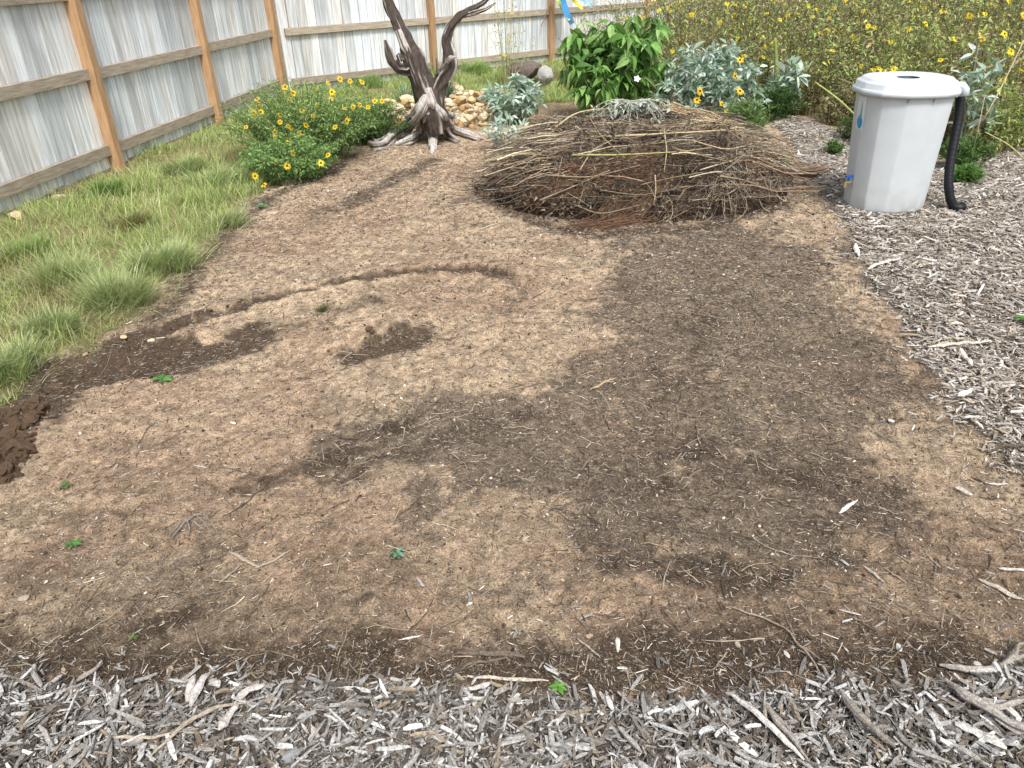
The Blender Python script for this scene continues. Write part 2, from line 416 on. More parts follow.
for t in np.linspace(0, 1, 26):
    z = t*.80; rx = .268+(.305-.268)*t; ry = .235+(.285-.235)*t
    kk = .72-.40*t
    s = section(nb, rx, ry, 9, kk, .2)
    if t < .05: s = s*(.965+t*.7)
    s = s*(1+.004*math.exp(-((z-.10)/.012)**2)-.006*math.exp(-((z-.70)/.01)**2))
    rings.append(np.c_[s+np.array([-.022*t, 0]), np.full(nb, z)])
mb = MB(); loft(mb, rings, PL)
# faint grime towards the base of the wall (dirt splash)
V = mb.v[0]; g_ = np.clip(1-V[:, 2]/.26, 0, 1)**1.3*np.clip(fbm(V[:, 0]*18+V[:, 1]*9, V[:, 2]*26, 4, 4)*1.8-.35, 0, 1)
mb.c[0] = PL*(1-.55*g_[:, None])+np.array([.25, .2, .15])*.55*g_[:, None]
mb.build('body', M_plastic, root, True)
mb = MB(); rings = []
for z, f, k in ((.752, 1.035, .5), (.753, 1.075, .5), (.782, 1.08, .5), (.786, 1.045, .5), (.789, 1.03, .5), (.818, 1.025, .5), (.826, 1.0, .5), (.828, .95, .5), (.838, .93, .5), (.846, .90, .5), (.850, .80, .3), (.846, .60, .1), (.842, .40, .0), (.841, .23, 0)):
    rings.append(np.c_[section(nb, .310*f, .288*f, 9, k, .2)+np.array([-.022, 0]), np.full(nb, z)])
loft(mb, rings, PL*1.02, False, False)
mb.build('lid', M_plastic, root, True)
mb = MB(); loft(mb, [np.c_[section(48, .310*.235, .288*.235, 9, 0)+np.array([-.022, 0]), np.full(48, .8405)], np.c_[section(48, .310*.22, .288*.22, 9, 0)+np.array([-.022, 0]), np.full(48, .825)]], np.array([.03, .035, .04]), False, True)
mb.build('screened_opening', M_rubber, root, True)
for a in (-1.9, -1.35):                                          # small clips under the rim
    mb = MB(); p = (math.cos(a)*.315-.022, math.sin(a)*.29, .742); box(mb, p, (.012, .012, .028), PL*.6); mb.build('clip', M_plastic, root)
# spout elbow and hose
def w2l(p): return np.array(p)-np.array([bc[0], bc[1], bz])
elb = np.array([.375, -.03, .80])
mb = MB(); tubes(mb, [[[.27, -.0, .775], [.31, -.015, .785], [.350, -.03, .785], [.366, -.04, .762], [.370, -.045, .725]]], np.array([[.022, .024, .027, .031, .031]]), 14, PL)
mb.build('overflow_elbow', M_plastic, root, True)
mb = MB(); th = np.linspace(0, 2*np.pi, 14)
tubes(mb, [np.stack([.315+.012*np.cos(th), np.full(14, -.055), .735+.012*np.sin(th)], -1)], np.full((1, 14), .004), 6, PL*.7); mb.build('ring', M_plastic, root, True)
hp = [(961, 98), (960, 120), (955, 145), (951, 168), (950, 185), (952, 200), (956, 209), (961, 212), (964, 207)]
Yh = [5.30, 5.27, 5.22, 5.17, 5.13, 5.10, 5.09, 5.07, 5.10]
kp = np.array([w2l(P(x, y, Y)) for (x, y), Y in zip(hp, Yh)])
kp[-3:, 2] = np.maximum(kp[-3:, 2], .03)
t = np.linspace(0, len(kp)-1, 120); path = np.stack([np.interp(t, np.arange(len(kp)), kp[:, i]) for i in range(3)], -1)
for _ in range(30): path[1:-1] = (path[:-2]+path[1:-1]*2+path[2:])/4
mb = MB(); rad = .031+.0007*np.sign(np.sin(np.arange(120)*np.pi/1.5)); rad[-3:] = .033
tubes(mb, [path], rad[None], 16, np.array([.005, .006, .009])); mb.build('overflow_hose', M_rubber, root, True)
mb = MB(); 
for (q0, q1, r, c) in (((-.262, -.03, .185), (-.325, -.05, .185), .011, (.25, .2, .1)), ((-.31, -.045, .185), (-.31, -.045, .22), .009, (.02, .09, .35)), ((-.33, -.05, .192), (-.335, -.055, .155), .011, (.25, .2, .1))):
    tubes(mb, [[q0, q1]], np.full((1, 2), r), 10, np.array(c))
box(mb, (-.31, -.045, .227), (.05, .02, .014), (.02, .10, .40))
mb.build('spigot', M_paper, root)
# printed label on the left panel, wrapping the wall: white card with a blue drop and green leaf
def wallpt(th, z, off):
    t = z/.80; rx = .268+.037*t; ry = .235+.05*t; k = .72-.40*t
    e = 2.4; r = float(rfac(th, k))
    x = math.copysign(abs(math.cos(th))**(2/e), math.cos(th))*rx*r; y = math.copysign(abs(math.sin(th))**(2/e), math.sin(th))*ry*r
    nn = np.array([x/rx**2, y/ry**2]); nn /= np.linalg.norm(nn)
    return [x+nn[0]*off-.022*t, y+nn[1]*off, z]
TH0, TH1 = math.pi-.06, math.pi+.24
def patch(u0, u1, v0, v1, off, col, f=None, n=10):
    mb = MB(); V = []; 
    for j in range(n+1):
        for i in range(n+1):
            u = i/n; v = j/n
            uu = u0+(u1-u0)*u if f is None else (u0+u1)/2+(u-.5)*(u1-u0)*f(v)
            V.append(wallpt(TH0+(TH1-TH0)*uu, v0+(v1-v0)*v, off))
    F = [[j*(n+1)+i, j*(n+1)+i+1, (j+1)*(n+1)+i+1, (j+1)*(n+1)+i] for j in range(n) for i in range(n)]
    mb.add(V, np.array(F), col); return mb
lab = patch(0, 1, .53, .735, .003, np.array([.66, .72, .72])).build('label_sticker', M_paper, root)
patch(.15, .85, .54, .625, .0045, np.array([.02, .28, .60]), lambda v: max(.02, math.sin(math.pi*min(1, (v*.85+.12)))**.7)).build('water_drop_mark', M_paper, lab)
patch(.38, .72, .60, .715, .0045, np.array([.10, .42, .36]), lambda v: max(.02, 1-v)).build('drop_tip_mark', M_paper, lab)

# ---------------------------------------------------------------- dead tree
TY = 7.72
def knobby(mb, pts, rads, sides=18, seed=0, twist=2.0, ridge=.16, dark=.5, n=48, lift=0):
    sides *= 3; n *= 2; rads = np.array(rads)*.80; twist *= .42
    pts = np.array(pts, float); k = len(pts); t = np.linspace(0, k-1, n)
    path = np.stack([np.interp(t, np.arange(k), pts[:, i]) for i in range(3)], -1); rad = np.interp(t, np.arange(k), rads)
    for _ in range(4): path[1:-1] = (path[:-2]+path[1:-1]*2+path[2:])/4
    T = np.gradient(path, axis=0); T /= np.linalg.norm(T, axis=1, keepdims=True)
    A = np.cross(T, [0.1, 1, 0.05]); A /= np.linalg.norm(A, axis=1, keepdims=True); B = np.cross(T, A)
    th = np.arange(sides)/sides*2*np.pi
    s = np.r_[0, np.cumsum(np.linalg.norm(np.diff(path, axis=0), axis=1))]
    TT, SS = np.meshgrid(th, s)
    w1 = np.cos(3*TT+twist*SS*3+seed)*.6+np.cos(5*TT-twist*SS*2+seed*2.1)*.5
    nz = (fbm(np.cos(TT)*1.6+seed*7+SS*4, np.sin(TT)*1.6+SS*5, seed, 3)-.5)
    gr = fbm(np.cos(TT)*7+seed+SS*1.5, np.sin(TT)*7+SS*2.5, seed+5, 3)-.5
    R = rad[:, None]*(1+ridge*1.1*w1+nz*.75+gr*.30)
    V = path[:, None]+R[..., None]*(A[:, None]*np.cos(TT)[..., None]+B[:, None]*np.sin(TT)[..., None])
    gray = np.array([.47, .44, .41]); brown = np.array([.074, .059, .049])
    pale = sstep(-.1, .6, w1*.8+gr*4+(fbm(TT*2+seed, SS*5, 9+seed, 3)-.5)*1.6+dark*.9)[..., None]
    C = brown*(1-pale)+gray*pale
    a = np.arange(n-1)[:, None]*sides; j = np.arange(sides)[None]
    q = np.stack([a+j, a+(j+1) % sides, a+sides+(j+1) % sides, a+sides+j], -1).reshape(-1, 4)
    mb.add(V.reshape(-1, 3), [q, np.arange(sides)[::-1][None], ((n-1)*sides+np.arange(sides))[None]], C.reshape(-1, 3))
troot = thing('dead_tree', 'gnarled dead tree with bare twisted limbs and exposed pale roots before the fence', 'tree', (-.75, TY, 0))
tl = np.array([-.75, TY, 0])
def tp(x, y, dY=0): return P(x, y, TY+dY)-tl
mb = MB()
knobby(mb, [tp(437, 128, .05), tp(433, 112), tp(425, 92), tp(417, 72), tp(411, 56), tp(405, 42), tp(398, 26), tp(390, 8), tp(384, -12), tp(376, -34)],
       [.17, .155, .135, .125, .12, .082, .07, .062, .05, .03], 22, 1, 1.2, .12, -.95, 80)
mb.build('trunk', M_wood, troot, True)
# pale barkless wood running up the side
for nm, pts, rr, sd_, dk in (
    ('limb', [tp(398, 30, -.05), tp(404, 46, -.06), tp(411, 58, -.03)], [.045, .05, .03], 4, .9),
    ('limb', [tp(417, 66), tp(407, 70, -.02), tp(399, 69, -.04), tp(391, 61, -.05), tp(388, 51, -.05), tp(385, 40, -.05)], [.075, .066, .058, .05, .04, .014], 2, -.6),
    ('limb', [tp(436, 108, .05), tp(436, 92, .05), tp(442, 78, .05), tp(450, 66, .04), tp(450, 52, .03), tp(447, 40, .02), tp(451, 27), tp(460, 16), tp(472, 9), tp(484, 2), tp(492, -6)],
             [.10, .095, .085, .085, .07, .055, .046, .04, .034, .028, .014], 3, -1.0),
    ('twig', [tp(463, 16), tp(474, 13, -.02), tp(486, 9, -.04), tp(496, 3, -.05)], [.02, .024, .018, .008], 5, -.3),
    ('snag', [tp(447, 62), tp(451, 58, -.06), tp(456, 57, -.09)], [.03, .024, .008], 6, 1.2),
    ('snag', [tp(438, 74, -.02), tp(437, 66, -.03), tp(436, 58, -.05)], [.022, .012, .004], 7, -.2),
    ('snag', [tp(403, 58, -.06), tp(399, 56, -.09), tp(401, 62, -.10)], [.035, .03, .02], 8, -.6)):
    mb = MB(); knobby(mb, pts, rr, 14, sd_, 2.2, .15, dk, 40); mb.build(nm, M_wood, troot, True)
def rp(x, y, z=0.0):
    g = G(x, y, z); return g-tl
for i, (pts, rr, dk) in enumerate((
    ([tp(427, 96, -.08), tp(421, 110, -.12), rp(409, 126, .09), rp(396, 134, .07), rp(385, 142, .05), rp(377, 146, .045), rp(371, 142, .03), rp(365, 143, -.02)], [.06, .075, .075, .07, .065, .07, .045, .02], 1.0),
    ([tp(429, 108, -.1), rp(420, 133, .06), rp(408, 141, .05), rp(398, 145, .02), rp(390, 147, -.03)], [.07, .065, .05, .042, .02], .8),
    ([tp(428, 88, -.1), tp(432, 104, -.13), rp(434, 124, .1), rp(433, 137, .06), rp(433, 148, .03), rp(431, 157, -.03)], [.03, .055, .062, .055, .045, .02], 1.3),
    ([tp(434, 104, -.1), tp(443, 115, -.08), rp(452, 128, .05), rp(466, 134, .045), rp(478, 138, .03), rp(486, 139, -.02)], [.03, .05, .045, .04, .035, .015], 1.3),
    ([tp(438, 118, -.02), rp(448, 135, .04), rp(456, 141, .02), rp(464, 143, -.03)], [.06, .045, .03, .015], .5),
    ([tp(430, 116, .1), rp(420, 118, .05), rp(405, 118, .0), rp(398, 118, -.04)], [.08, .06, .04, .02], .5),
    ([tp(440, 116, .1), rp(452, 117, .05), rp(466, 116, -.03)], [.08, .05, .02], .5))):
    mb = MB(); knobby(mb, pts, rr, 16, 20+i, 2.4, .14, dk, 46); mb.build('root', M_wood, troot, True)

# ---------------------------------------------------------------- rocks
def rock_mesh(seed, n=2, flat=.65):
    r = np.random.RandomState(seed); import bmesh
    bm = bmesh.new(); bmesh.ops.create_icosphere(bm, subdivisions=n, radius=.5)
    V = np.array([v.co[:] for v in bm.verts]); F = np.array([[v.index for v in f.verts] for f in bm.faces]); bm.free()
    for _ in range(7):
        d = r.normal(size=3); d /= np.linalg.norm(d); h = r.uniform(.24, .42); k = V @ d
        V = V-np.outer(np.clip(k-h, 0, None)*.85, d)
    V = V*(1+r.normal(0, .015, (len(V), 1)))*np.array([1, r.uniform(.6, .9), flat*r.uniform(.8, 1.1)])
    return V, F
RK = []
for i in range(10):
    V, F = rock_mesh(100+i); q = MB()
    q.add(V, F, pick([(.55, .42, .24), (.62, .52, .34), (.50, .34, .17), (.66, .60, .46)], 1, .08)[0]); o = q.build('rock', M_stone)
    RK.append(o.data); bpy.data.objects.remove(o)
rockpoly = W2([(383, 122), (386, 108), (398, 104), (410, 103), (436, 88), (452, 84), (470, 98), (505, 104), (522, 112), (520, 124), (492, 127), (440, 132), (400, 130)])
cnt = 0; tries = 0; placed = []
rp_ = np.array(rockpoly)
while cnt < 285 and tries < 20000:
    tries += 1
    x = RS.uniform(rp_[:, 0].min(), rp_[:, 0].max()); y = RS.uniform(rp_[:, 1].min(), rp_[:, 1].max())
    if in_poly(np.array([x]), np.array([y]), rockpoly)[0] < 0: continue
    s = RS.uniform(.09, .17)*(1.0 if RS.rand() < .85 else 1.35)
    if any((x-a)**2+(y-b)**2 < (.40*(s+c))**2 for a, b, c in placed): 
        if RS.rand() > .045: continue
        zz = .075
    else: zz = .0
    placed.append((x, y, s)); cnt += 1
    o = bpy.data.objects.new('rock', RK[RS.randint(10)]); COL.objects.link(o)
    o.location = (x, y, Hs(x, y)+s*.2+zz); o.scale = (s, s, s*RS.uniform(.8, 1.2)); o.rotation_euler = (RS.uniform(-.4, .4), RS.uniform(-.4, .4), RS.uniform(0, 6.3))
    tag(o, 'pale tan limestone rock in the rock bed behind the dead tree', 'rock', 'limestone rocks of the rock bed')
def single_rock(px, py, s, colr, label, cat='stone', name='stone', sc=(1, .8, .6), seed=5, zoff=.15):
    g = G(px, py); V, F = rock_mesh(seed, 3); V = V*(1+.35*(fbm(V[:, 0]*5+seed, V[:, 1]*5+V[:, 2]*4, seed, 3)-.5))[:, None]; q = MB(); q.add(V, F, np.array(colr)*(.7+.6*fbm(V[:, 0]*6, V[:, 2]*6, seed+3, 3))[:, None]); o = q.build(name, M_stone)
    s *= 1.35 if s < .05 else 1; zoff = zoff+(.012/s if py > 700 else 0); o.location = (g[0], g[1], Hs(g[0], g[1])+s*zoff); o.scale = (s*sc[0], s*sc[1], s*sc[2]); o.rotation_euler = (0, 0, seed*1.3)
    return tag(o, label, cat)
single_rock(293, 761, .042, (.30, .31, .31), 'smooth blue-grey stone among the wood chips at the bottom edge', seed=3)
single_rock(787, 655, .018, (.72, .70, .66), 'small white stone on dark soil right of centre, just above the wood chips', seed=4)
single_rock(899, 648, .021, (.68, .67, .63), 'white stone beside pale splinters on the soil near the lower right chips', seed=6)
single_rock(978, 663, .021, (.62, .60, .56), 'flat whitish stone near the lower right corner', seed=7)
single_rock(845, 676, .017, (.42, .40, .34), 'rounded olive-grey pebble at the edge of the wood chips', seed=8)
single_rock(124, 339, .034, (.66, .50, .30), 'tan pebble at the grassy end of the dark trench', seed=9)
single_rock(150, 336, .030, (.68, .58, .40), 'pale pebble beside the furrow next to the dark trench', seed=10)
single_rock(85, 354, .030, (.48, .30, .20), 'reddish pebble in the dark soil under the grass', seed=11)
single_rock(23, 597, .030, (.40, .34, .26), 'brown stone half buried in the soil at the left edge', seed=12)
single_rock(170, 670, .022, (.52, .40, .27), 'small tan stone on the dark soil above the left wood chips', seed=13)
single_rock(18, 218, .16, (.62, .48, .32), 'larger tan rock against the foot of the left fence', seed=14, cat='rock', name='rock')
single_rock(60, 198, .13, (.60, .46, .32), 'tan rock beside the left fence between grass tufts', seed=15, cat='rock', name='rock')
single_rock(545, 88, .62, (.40, .39, .38), 'big pale grey boulder standing behind the silver-leaved plant', 'boulder', 'boulder', (.55, .5, .8), 16, .22)
single_rock(524, 86, .62, (.14, .11, .095), 'dark brown boulder left of the pale grey boulder', 'boulder', 'boulder', (1.0, .8, .95), 17, .35)

# ---------------------------------------------------------------- chips, litter, pebbles
def chip_templates(n, taper=.35):
    out = []
    for i in range(n):
        r = np.random.RandomState(300+i); st = [-.5, -.18, .18, .5]; V = []
        bend = r.normal(0, .06)
        for j, x in enumerate(st):
            w = .5*(r.uniform(.35, 1.0) if j in (0, 3) else r.uniform(.75, 1.1)); h = .5*(r.uniform(.3, .7) if j in (0, 3) else 1)
            yo = r.normal(0, .10); zo = bend*math.cos(x*math.pi)*8
            for a, b in ((-1, -1), (1, -1), (1, 1), (-1, 1)):
                V.append([x+r.normal(0, .03), a*w*r.uniform(.8, 1)+yo, b*h*r.uniform(.7, 1)+zo*.2])
        F = [[q*4+e, q*4+(e+1) % 4, q*4+4+(e+1) % 4, q*4+4+e] for q in range(3) for e in range(4)]+[[3, 2, 1, 0], [12, 13, 14, 15]]
        out.append((np.array(V), [F]))
    return out
CT = chip_templates(10)
CHIPC = [(.43, .425, .41), (.34, .33, .315), (.25, .235, .215), (.16, .14, .12), (.54, .53, .51), (.27, .22, .16), (.085, .07, .057)]
def scatter_chips(mb, X, Y, L, W, T, zlo, zhi, cols, wts, tilt=.25, var=.18):
    N = len(X); z = H(X, Y)+RS.uniform(zlo, zhi, N)
    k = RS.randint(0, len(CT), N); yaw = RS.uniform(0, 2*np.pi, N); pit = RS.normal(0, tilt, N); rl = RS.normal(0, .5, N)
    Rm = rot(yaw, pit, rl); c = pick(cols, N, var, wts); S = np.stack([L, W, T], -1); pos = np.stack([X, Y, z], -1)
    for i, (tv, tf) in enumerate(CT):
        s = k == i
        if s.any(): inst(mb, tv, tf, pos[s], Rm[s], S[s], c[s])
SLV = (np.array([[-.5, -.4, 0], [-.45, .4, 0], [-.5, 0, .8], [.5, -.25, .1], [.45, .4, 0], [.5, 0, .6]]), [np.array([[0, 1, 2], [3, 5, 4]]), np.array([[0, 2, 5, 3], [2, 1, 4, 5]])])
def slivers(mb, X, Y, L, W, T, zhi, cols, wts, tilt=.15, var=.25):
    N = len(X); pos = np.stack([X, Y, H(X, Y)+RS.uniform(0, zhi, N)], -1)
    inst(mb, *SLV, pos, rot(RS.uniform(0, 6.283, N), RS.normal(0, tilt, N), RS.normal(0, .4, N)), np.stack([L, W, T], -1), pick(cols, N, var, wts))
# front bed
N = 60000
x = RS.uniform(-1.75, 1.75, N); y = RS.uniform(.8, 1.5, N)
d = in_poly(x, y, FRONT)+(fbm(x*9, y*9, 71, 3)-.5)*.10; keep = RS.rand(N) < np.maximum(sstep(-.03, .03, d), .10*sstep(-.14, 0, d)); x, y = x[keep], y[keep]; N = len(x)
L = np.clip(RS.lognormal(-4.0, .62, N), .005, .085); L[RS.rand(N) < .012] *= 1.6
Wd = np.clip(L*RS.uniform(.06, .30, N)**1.0, .0012, .0105)
mb = MB(); scatter_chips(mb, x, y, L, Wd, Wd*RS.uniform(.3, .7, N), -.004, .022, CHIPC, [3.4, 6, 7, 7, .8, 2, 7], .30)
n2_ = 900; x = RS.uniform(-1.5, 1.6, n2_); y = RS.uniform(.85, 1.42, n2_); d = in_poly(x, y, FRONT); k_ = (d > -.01) & (fbm(x*4, y*4, 99, 3) > .45); x, y = x[k_], y[k_]; n2_ = len(x)
L = RS.uniform(.03, .085, n2_); Wd = RS.uniform(.006, .014, n2_); scatter_chips(mb, x, y, L, Wd, Wd*RS.uniform(.5, .9, n2_), .012, .03, CHIPC, [5, 5, 4, 2, 3, 1, 1], .22)
n2_ = 800; x = RS.uniform(-1.4, 1.7, n2_); y = 1.2+.5*RS.rand(n2_)**2.0; d = in_poly(x, y, FRONT); k_ = (d < 0) & (RS.rand(n2_) < np.clip(.25+.6*x, .12, 1)); x, y = x[k_], y[k_]; n2_ = len(x)
L = np.clip(RS.lognormal(-4.0, .5, n2_), .008, .06); Wd = L*RS.uniform(.08, .26, n2_); scatter_chips(mb, x, y, L, Wd, Wd*.6, .001, .005, CHIPC, [4, 6, 6, 4, 1, 3, 1], .12)
tag(mb.build('wood_chips', M_chip), 'bed of grey weathered wood chips along the bottom of the view', 'wood chips', kind='stuff')
# path on the right
N = 150000
x = RS.uniform(1.2, 6.2, N*2); y = 1.2+7.7*RS.rand(N*2)**1.35
d = in_poly(x, y, PATH)+(fbm(x*7, y*7, 72, 3)-.5)*.16
vis = x < y*.78+.9
keep = (RS.rand(N*2) < np.maximum(sstep(-.06, .05, d), .08*sstep(-.3, 0, d))) & vis; x, y = x[keep], y[keep]; N = len(x)
print('path chips', N)
sc_ = 1+.10*(y-2)
L = np.clip(RS.lognormal(-4.05, .55, N), .006, .08)*np.clip(sc_, .9, 1.4); L[RS.rand(N) < .02] *= 1.8
Wd = np.clip(L*RS.uniform(.10, .32, N), .002, .014)
mb = MB(); scatter_chips(mb, x, y, L, Wd, Wd*RS.uniform(.25, .6, N), -.003, .02, [(.52, .49, .45), (.43, .395, .35), (.32, .28, .235), (.21, .175, .14), (.60, .57, .53), (.36, .29, .21)], [5, 7, 6, 4, 1.2, 2], .22)
tag(mb.build('wood_chips', M_chip), 'winding path of pale wood chips on the right, under the rain barrel', 'wood chips', kind='stuff')
# fine litter over the soil
N = 760000
x = RS.uniform(-3.2, 3.3, N); y = 1.1+6.6*RS.rand(N)**1.6
ok = (np.abs(x) < y*.72+.75)
lt = litterness(x, y); dk = darkness(x, y); a, b = m_mulch(x, y); lw = in_poly(x, y, LAWN)
pr = .36+.64*lt+.18*dk+.35*(1-sstep(1.15, 1.6, y))
keep = ok & (RS.rand(N) < pr) & (a < .6) & (b < .6) & (lw < .05)
x, y, lt = x[keep], y[keep], lt[keep]; N = len(x); print('litter', N)
L = np.clip(RS.lognormal(-4.7, .55, N), .003, .06)*np.clip(.75+.12*y, .8, 1.5)
Wd = np.clip(L*RS.uniform(.06, .22, N), .0008, .0035)*np.clip(.7+.12*y, .8, 1.4)
mb = MB(); lit_cols = [(.42, .36, .28), (.30, .24, .17), (.12, .09, .065), (.05, .038, .03), (.58, .53, .46), (.22, .19, .155)]
dl = lt > .5
for s, wts in ((dl, [2.5, 4, 9, 10, 1.0, 5]), (~dl, [3, 3, 6, 7, 1.5, 3])):
    slivers(mb, x[s], y[s], L[s], Wd[s], Wd[s]*.6, .004, lit_cols, wts, .14)
tag(mb.build('plant_litter', M_twig), 'fine dry stalk litter strewn over the bare soil', 'litter', kind='stuff')
# loose twigs: thin curved fibres
N = 5200
x = RS.uniform(-2.6, 3.0, N); y = 1.15+5.2*RS.rand(N)**1.4
lt = litterness(x, y); dk = darkness(x, y); a, b = m_mulch(x, y)
keep = (np.abs(x) < y*.72+.7) & (RS.rand(N) < .15+.7*lt+.4*dk+.35*(y < 1.7)) & (a < .5) & (b < .7) & (in_poly(x, y, LAWN) < 0)
x, y = x[keep], y[keep]; N = len(x)
Lr = np.clip(RS.lognormal(-2.6, .5, N), .03, .25); yw = RS.uniform(0, 6.28, N); cv = RS.normal(0, 2.5, N)
K = 6; s = np.linspace(-.5, .5, K)[None]*Lr[:, None]; ang = yw[:, None]+cv[:, None]*s
px_ = x[:, None]+np.cumsum(np.cos(ang)*Lr[:, None]/K, 1); py_ = y[:, None]+np.cumsum(np.sin(ang)*Lr[:, None]/K, 1)
pz_ = H(px_, py_)+.003+RS.uniform(0, .006, (N, K))
mb = MB(); tubes(mb, np.stack([px_, py_, pz_], -1), np.linspace(1, .5, K)[None]*RS.uniform(.0009, .0024, N)[:, None], 4, pick([(.10, .08, .06), (.06, .045, .035), (.22, .18, .13), (.34, .29, .22)], N, .2))
tag(mb.build('loose_twigs', M_twig), 'scattered thin dark twigs and rootlets lying on the bare soil', 'twigs', kind='stuff')
# crumbs and pebbles of soil
N = 80000
x = RS.uniform(-3.2, 3.0, N); y = 1.15+6.2*RS.rand(N)**1.6
a, b = m_mulch(x, y); dk = darkness(x, y)
keep = (np.abs(x) < y*.72+.75) & (a < .5) & (b < .5) & (in_poly(x, y, LAWN) < .0)
x, y, dk = x[keep], y[keep], dk[keep]; N = len(x)
V, F = rock_mesh(55, 1); V = V[:]; s = np.clip(RS.lognormal(-5.5, .55, N), .0015, .028)*np.clip(.8+.12*y, 1, 1.6)
c = pick([(.40, .30, .20), (.20, .14, .09), (.07, .05, .035), (.62, .55, .45)], N, .2, [4, 4, 7, 1.6]); c = c*(1-.6*dk[:, None])
mb = MB(); inst(mb, V, [F], np.stack([x, y, H(x, y)+s*.2], -1), rot(RS.uniform(0, 6.3, N), RS.normal(0, .5, N), RS.normal(0, .5, N)), np.repeat(s[:, None], 3, 1), c)
tag(mb.build('soil_crumbs', M_stone), 'small crumbs and grit scattered over the tan soil', 'soil crumbs', kind='stuff')
# clods on the left edge
CL = []
for i in range(5):
    V, F = rock_mesh(500+i, 3, .8); nn = fbm(V[:, 0]*9+i, V[:, 1]*9+V[:, 2]*7, i, 3)-.4
    V = V*(1+nn[:, None]*1.3); q = MB(); q.add(V, F, np.array([.21, .14, .092])); o = q.build('soil_clod', M_soil, None, False); CL.append(o.data); bpy.data.objects.remove(o)
for i in range(230):
    t = RS.rand(); px_, py_ = (lerp((22, 402), (-5, 482), t) if i < 200 else (RS.uniform(360, 420), RS.uniform(328, 345)))
    px_ += RS.uniform(-30, 26)*(i < 200); g = G(px_, py_+RS.uniform(-6, 6)); s = np.clip(RS.lognormal(-3.6, .5), .012, .07)*(1 if i < 200 else .6)
    o = bpy.data.objects.new('soil_clod', CL[i % 5]); COL.objects.link(o); o.location = (g[0], g[1], Hs(g[0], g[1])+s*.25)
    o.scale = (s*1.2, s, s*.8); o.rotation_euler = (RS.uniform(-.6, .6), RS.uniform(-.6, .6), RS.uniform(0, 6.3))
    if i < 200: tag(o, 'dark reddish-brown soil clod in the dug heap at the left edge', 'soil clod', 'soil clods heaped at the left edge')
    else: tag(o, 'small dark soil clod in the shallow hole left of centre', 'soil clod', 'soil clods in the shallow hole')

# ---------------------------------------------------------------- named sticks
def stick(name, label, paths, r, colr, squash=1.0, cat='stick', lift=0.0):
    """paths: photo-direction polylines laid on the ground; one mesh"""
    g0 = G(*paths[0][0][:2]); loc = np.array([g0[0], g0[1], Hs(g0[0], g0[1])]); mb = MB()
    for pi, p in enumerate(paths):
        pts = np.array([[*G(q[0], q[1])[:2], q[2] if len(q) > 2 else 0] for q in p]); k = len(pts); n = 18
        t = np.linspace(0, k-1, n); c = np.stack([np.interp(t, np.arange(k), pts[:, i]) for i in range(3)], -1)
        for _ in range(2): c[1:-1] = (c[:-2]+c[1:-1]*2+c[2:])/4
        rr = r*(1 if pi == 0 else .65)
        c[:, 2] += H(c[:, 0], c[:, 1])+rr*squash*.8+.004+lift
        L_ = np.linalg.norm(c[-1]-c[0]); wob = (fbm(t*1.3+pi*9+g0[0]*50, t*0+g0[1]*30, 3, 2)-.5)*r*1.2; c[:, 0] += wob*.5; c[:, 1] += wob
        prof = np.minimum(1, .35+3*np.minimum(np.linspace(0, 1, n), 1-np.linspace(0, 1, n)))*(1+(vn(t*2.3+g0[0]*31, t*0+pi, 8)-.5)*.5)*np.linspace(1.08, .8, n)
        cc = np.array(colr)*(.85+.3*vn(t*3+g0[1]*17, t*0+.5, 2))[:, None]
        tubes(mb, [c], (rr*prof)[None], 7, cc[None], squash)
    return tag(mb.build(name, M_chip, None, False, loc), label, cat)
GR, PA, BR, DKc = (.30, .27, .235), (.56, .53, .49), (.22, .15, .095), (.085, .065, .05)
stick('branch', 'dark curved forked branch piece lying on soil at bottom centre, above the pale splinter', [[(526, 660), (500, 655), (478, 653), (456, 655)], [(505, 660), (480, 661), (466, 665), (458, 672)], [(524, 662, .005), (505, 658, .006), (480, 656, .004)]], .0075, (.15, .12, .095), .8, 'branch')
stick('splinter', 'long pale flat splinter of wood below the dark forked branch', [[(467, 675), (505, 679), (549, 681)]], .0058, (.52, .46, .38), .45, 'wood splinter')
stick('splinter', 'short thick whitish splinter just left below the long pale splinter', [[(461, 690), (476, 687), (493, 682)]], .008, PA, .6, 'wood splinter')
stick('stick', 'curved brown stick bending down at the chips left of bottom centre', [[(376, 672), (388, 681), (405, 683), (427, 679)], [(395, 678), (415, 676), (428, 679)]], .0055, (.20, .16, .12))
stick('dry_root', 'spidery clump of grey branching dry roots on the left soil', [[(172, 540), (185, 522), (196, 514), (205, 515)], [(196, 514), (205, 525), (214, 538)], [(190, 519), (199, 527), (210, 534)], [(205, 515), (214, 528), (219, 535)], [(182, 520), (176, 530), (168, 538)], [(186, 515), (190, 530), (188, 536)]], .0042, (.24, .21, .18), 1, 'dry root', .006)
stick('splinter', 'flat grey splinter with a thin twig tip on the soil below the spidery roots', [[(229, 553), (245, 559), (260, 566)], [(255, 567), (275, 558), (290, 549)]], .0062, (.36, .31, .25), .5, 'wood splinter')
stick('twig', 'thin pale twig slanting up to the flat grey splinter', [[(219, 583), (230, 573), (240, 562)]], .003, (.36, .31, .25), 1, 'twig')
stick('splinter', 'bright white pointed splinter on the dark litter at right', [[(838, 517), (848, 509), (857, 502)]], .006, (.66, .63, .58), .5, 'wood splinter')
stick('stick', 'tan stick lying in the middle of the plot where tan soil meets dark litter', [[(590, 393), (600, 387), (616, 381)]], .006, (.36, .27, .17))
stick('stick', 'weathered pale stick at the right edge above the lower right stones', [[(978, 580), (1000, 589), (1028, 598)]], .008, (.42, .37, .31), .7)
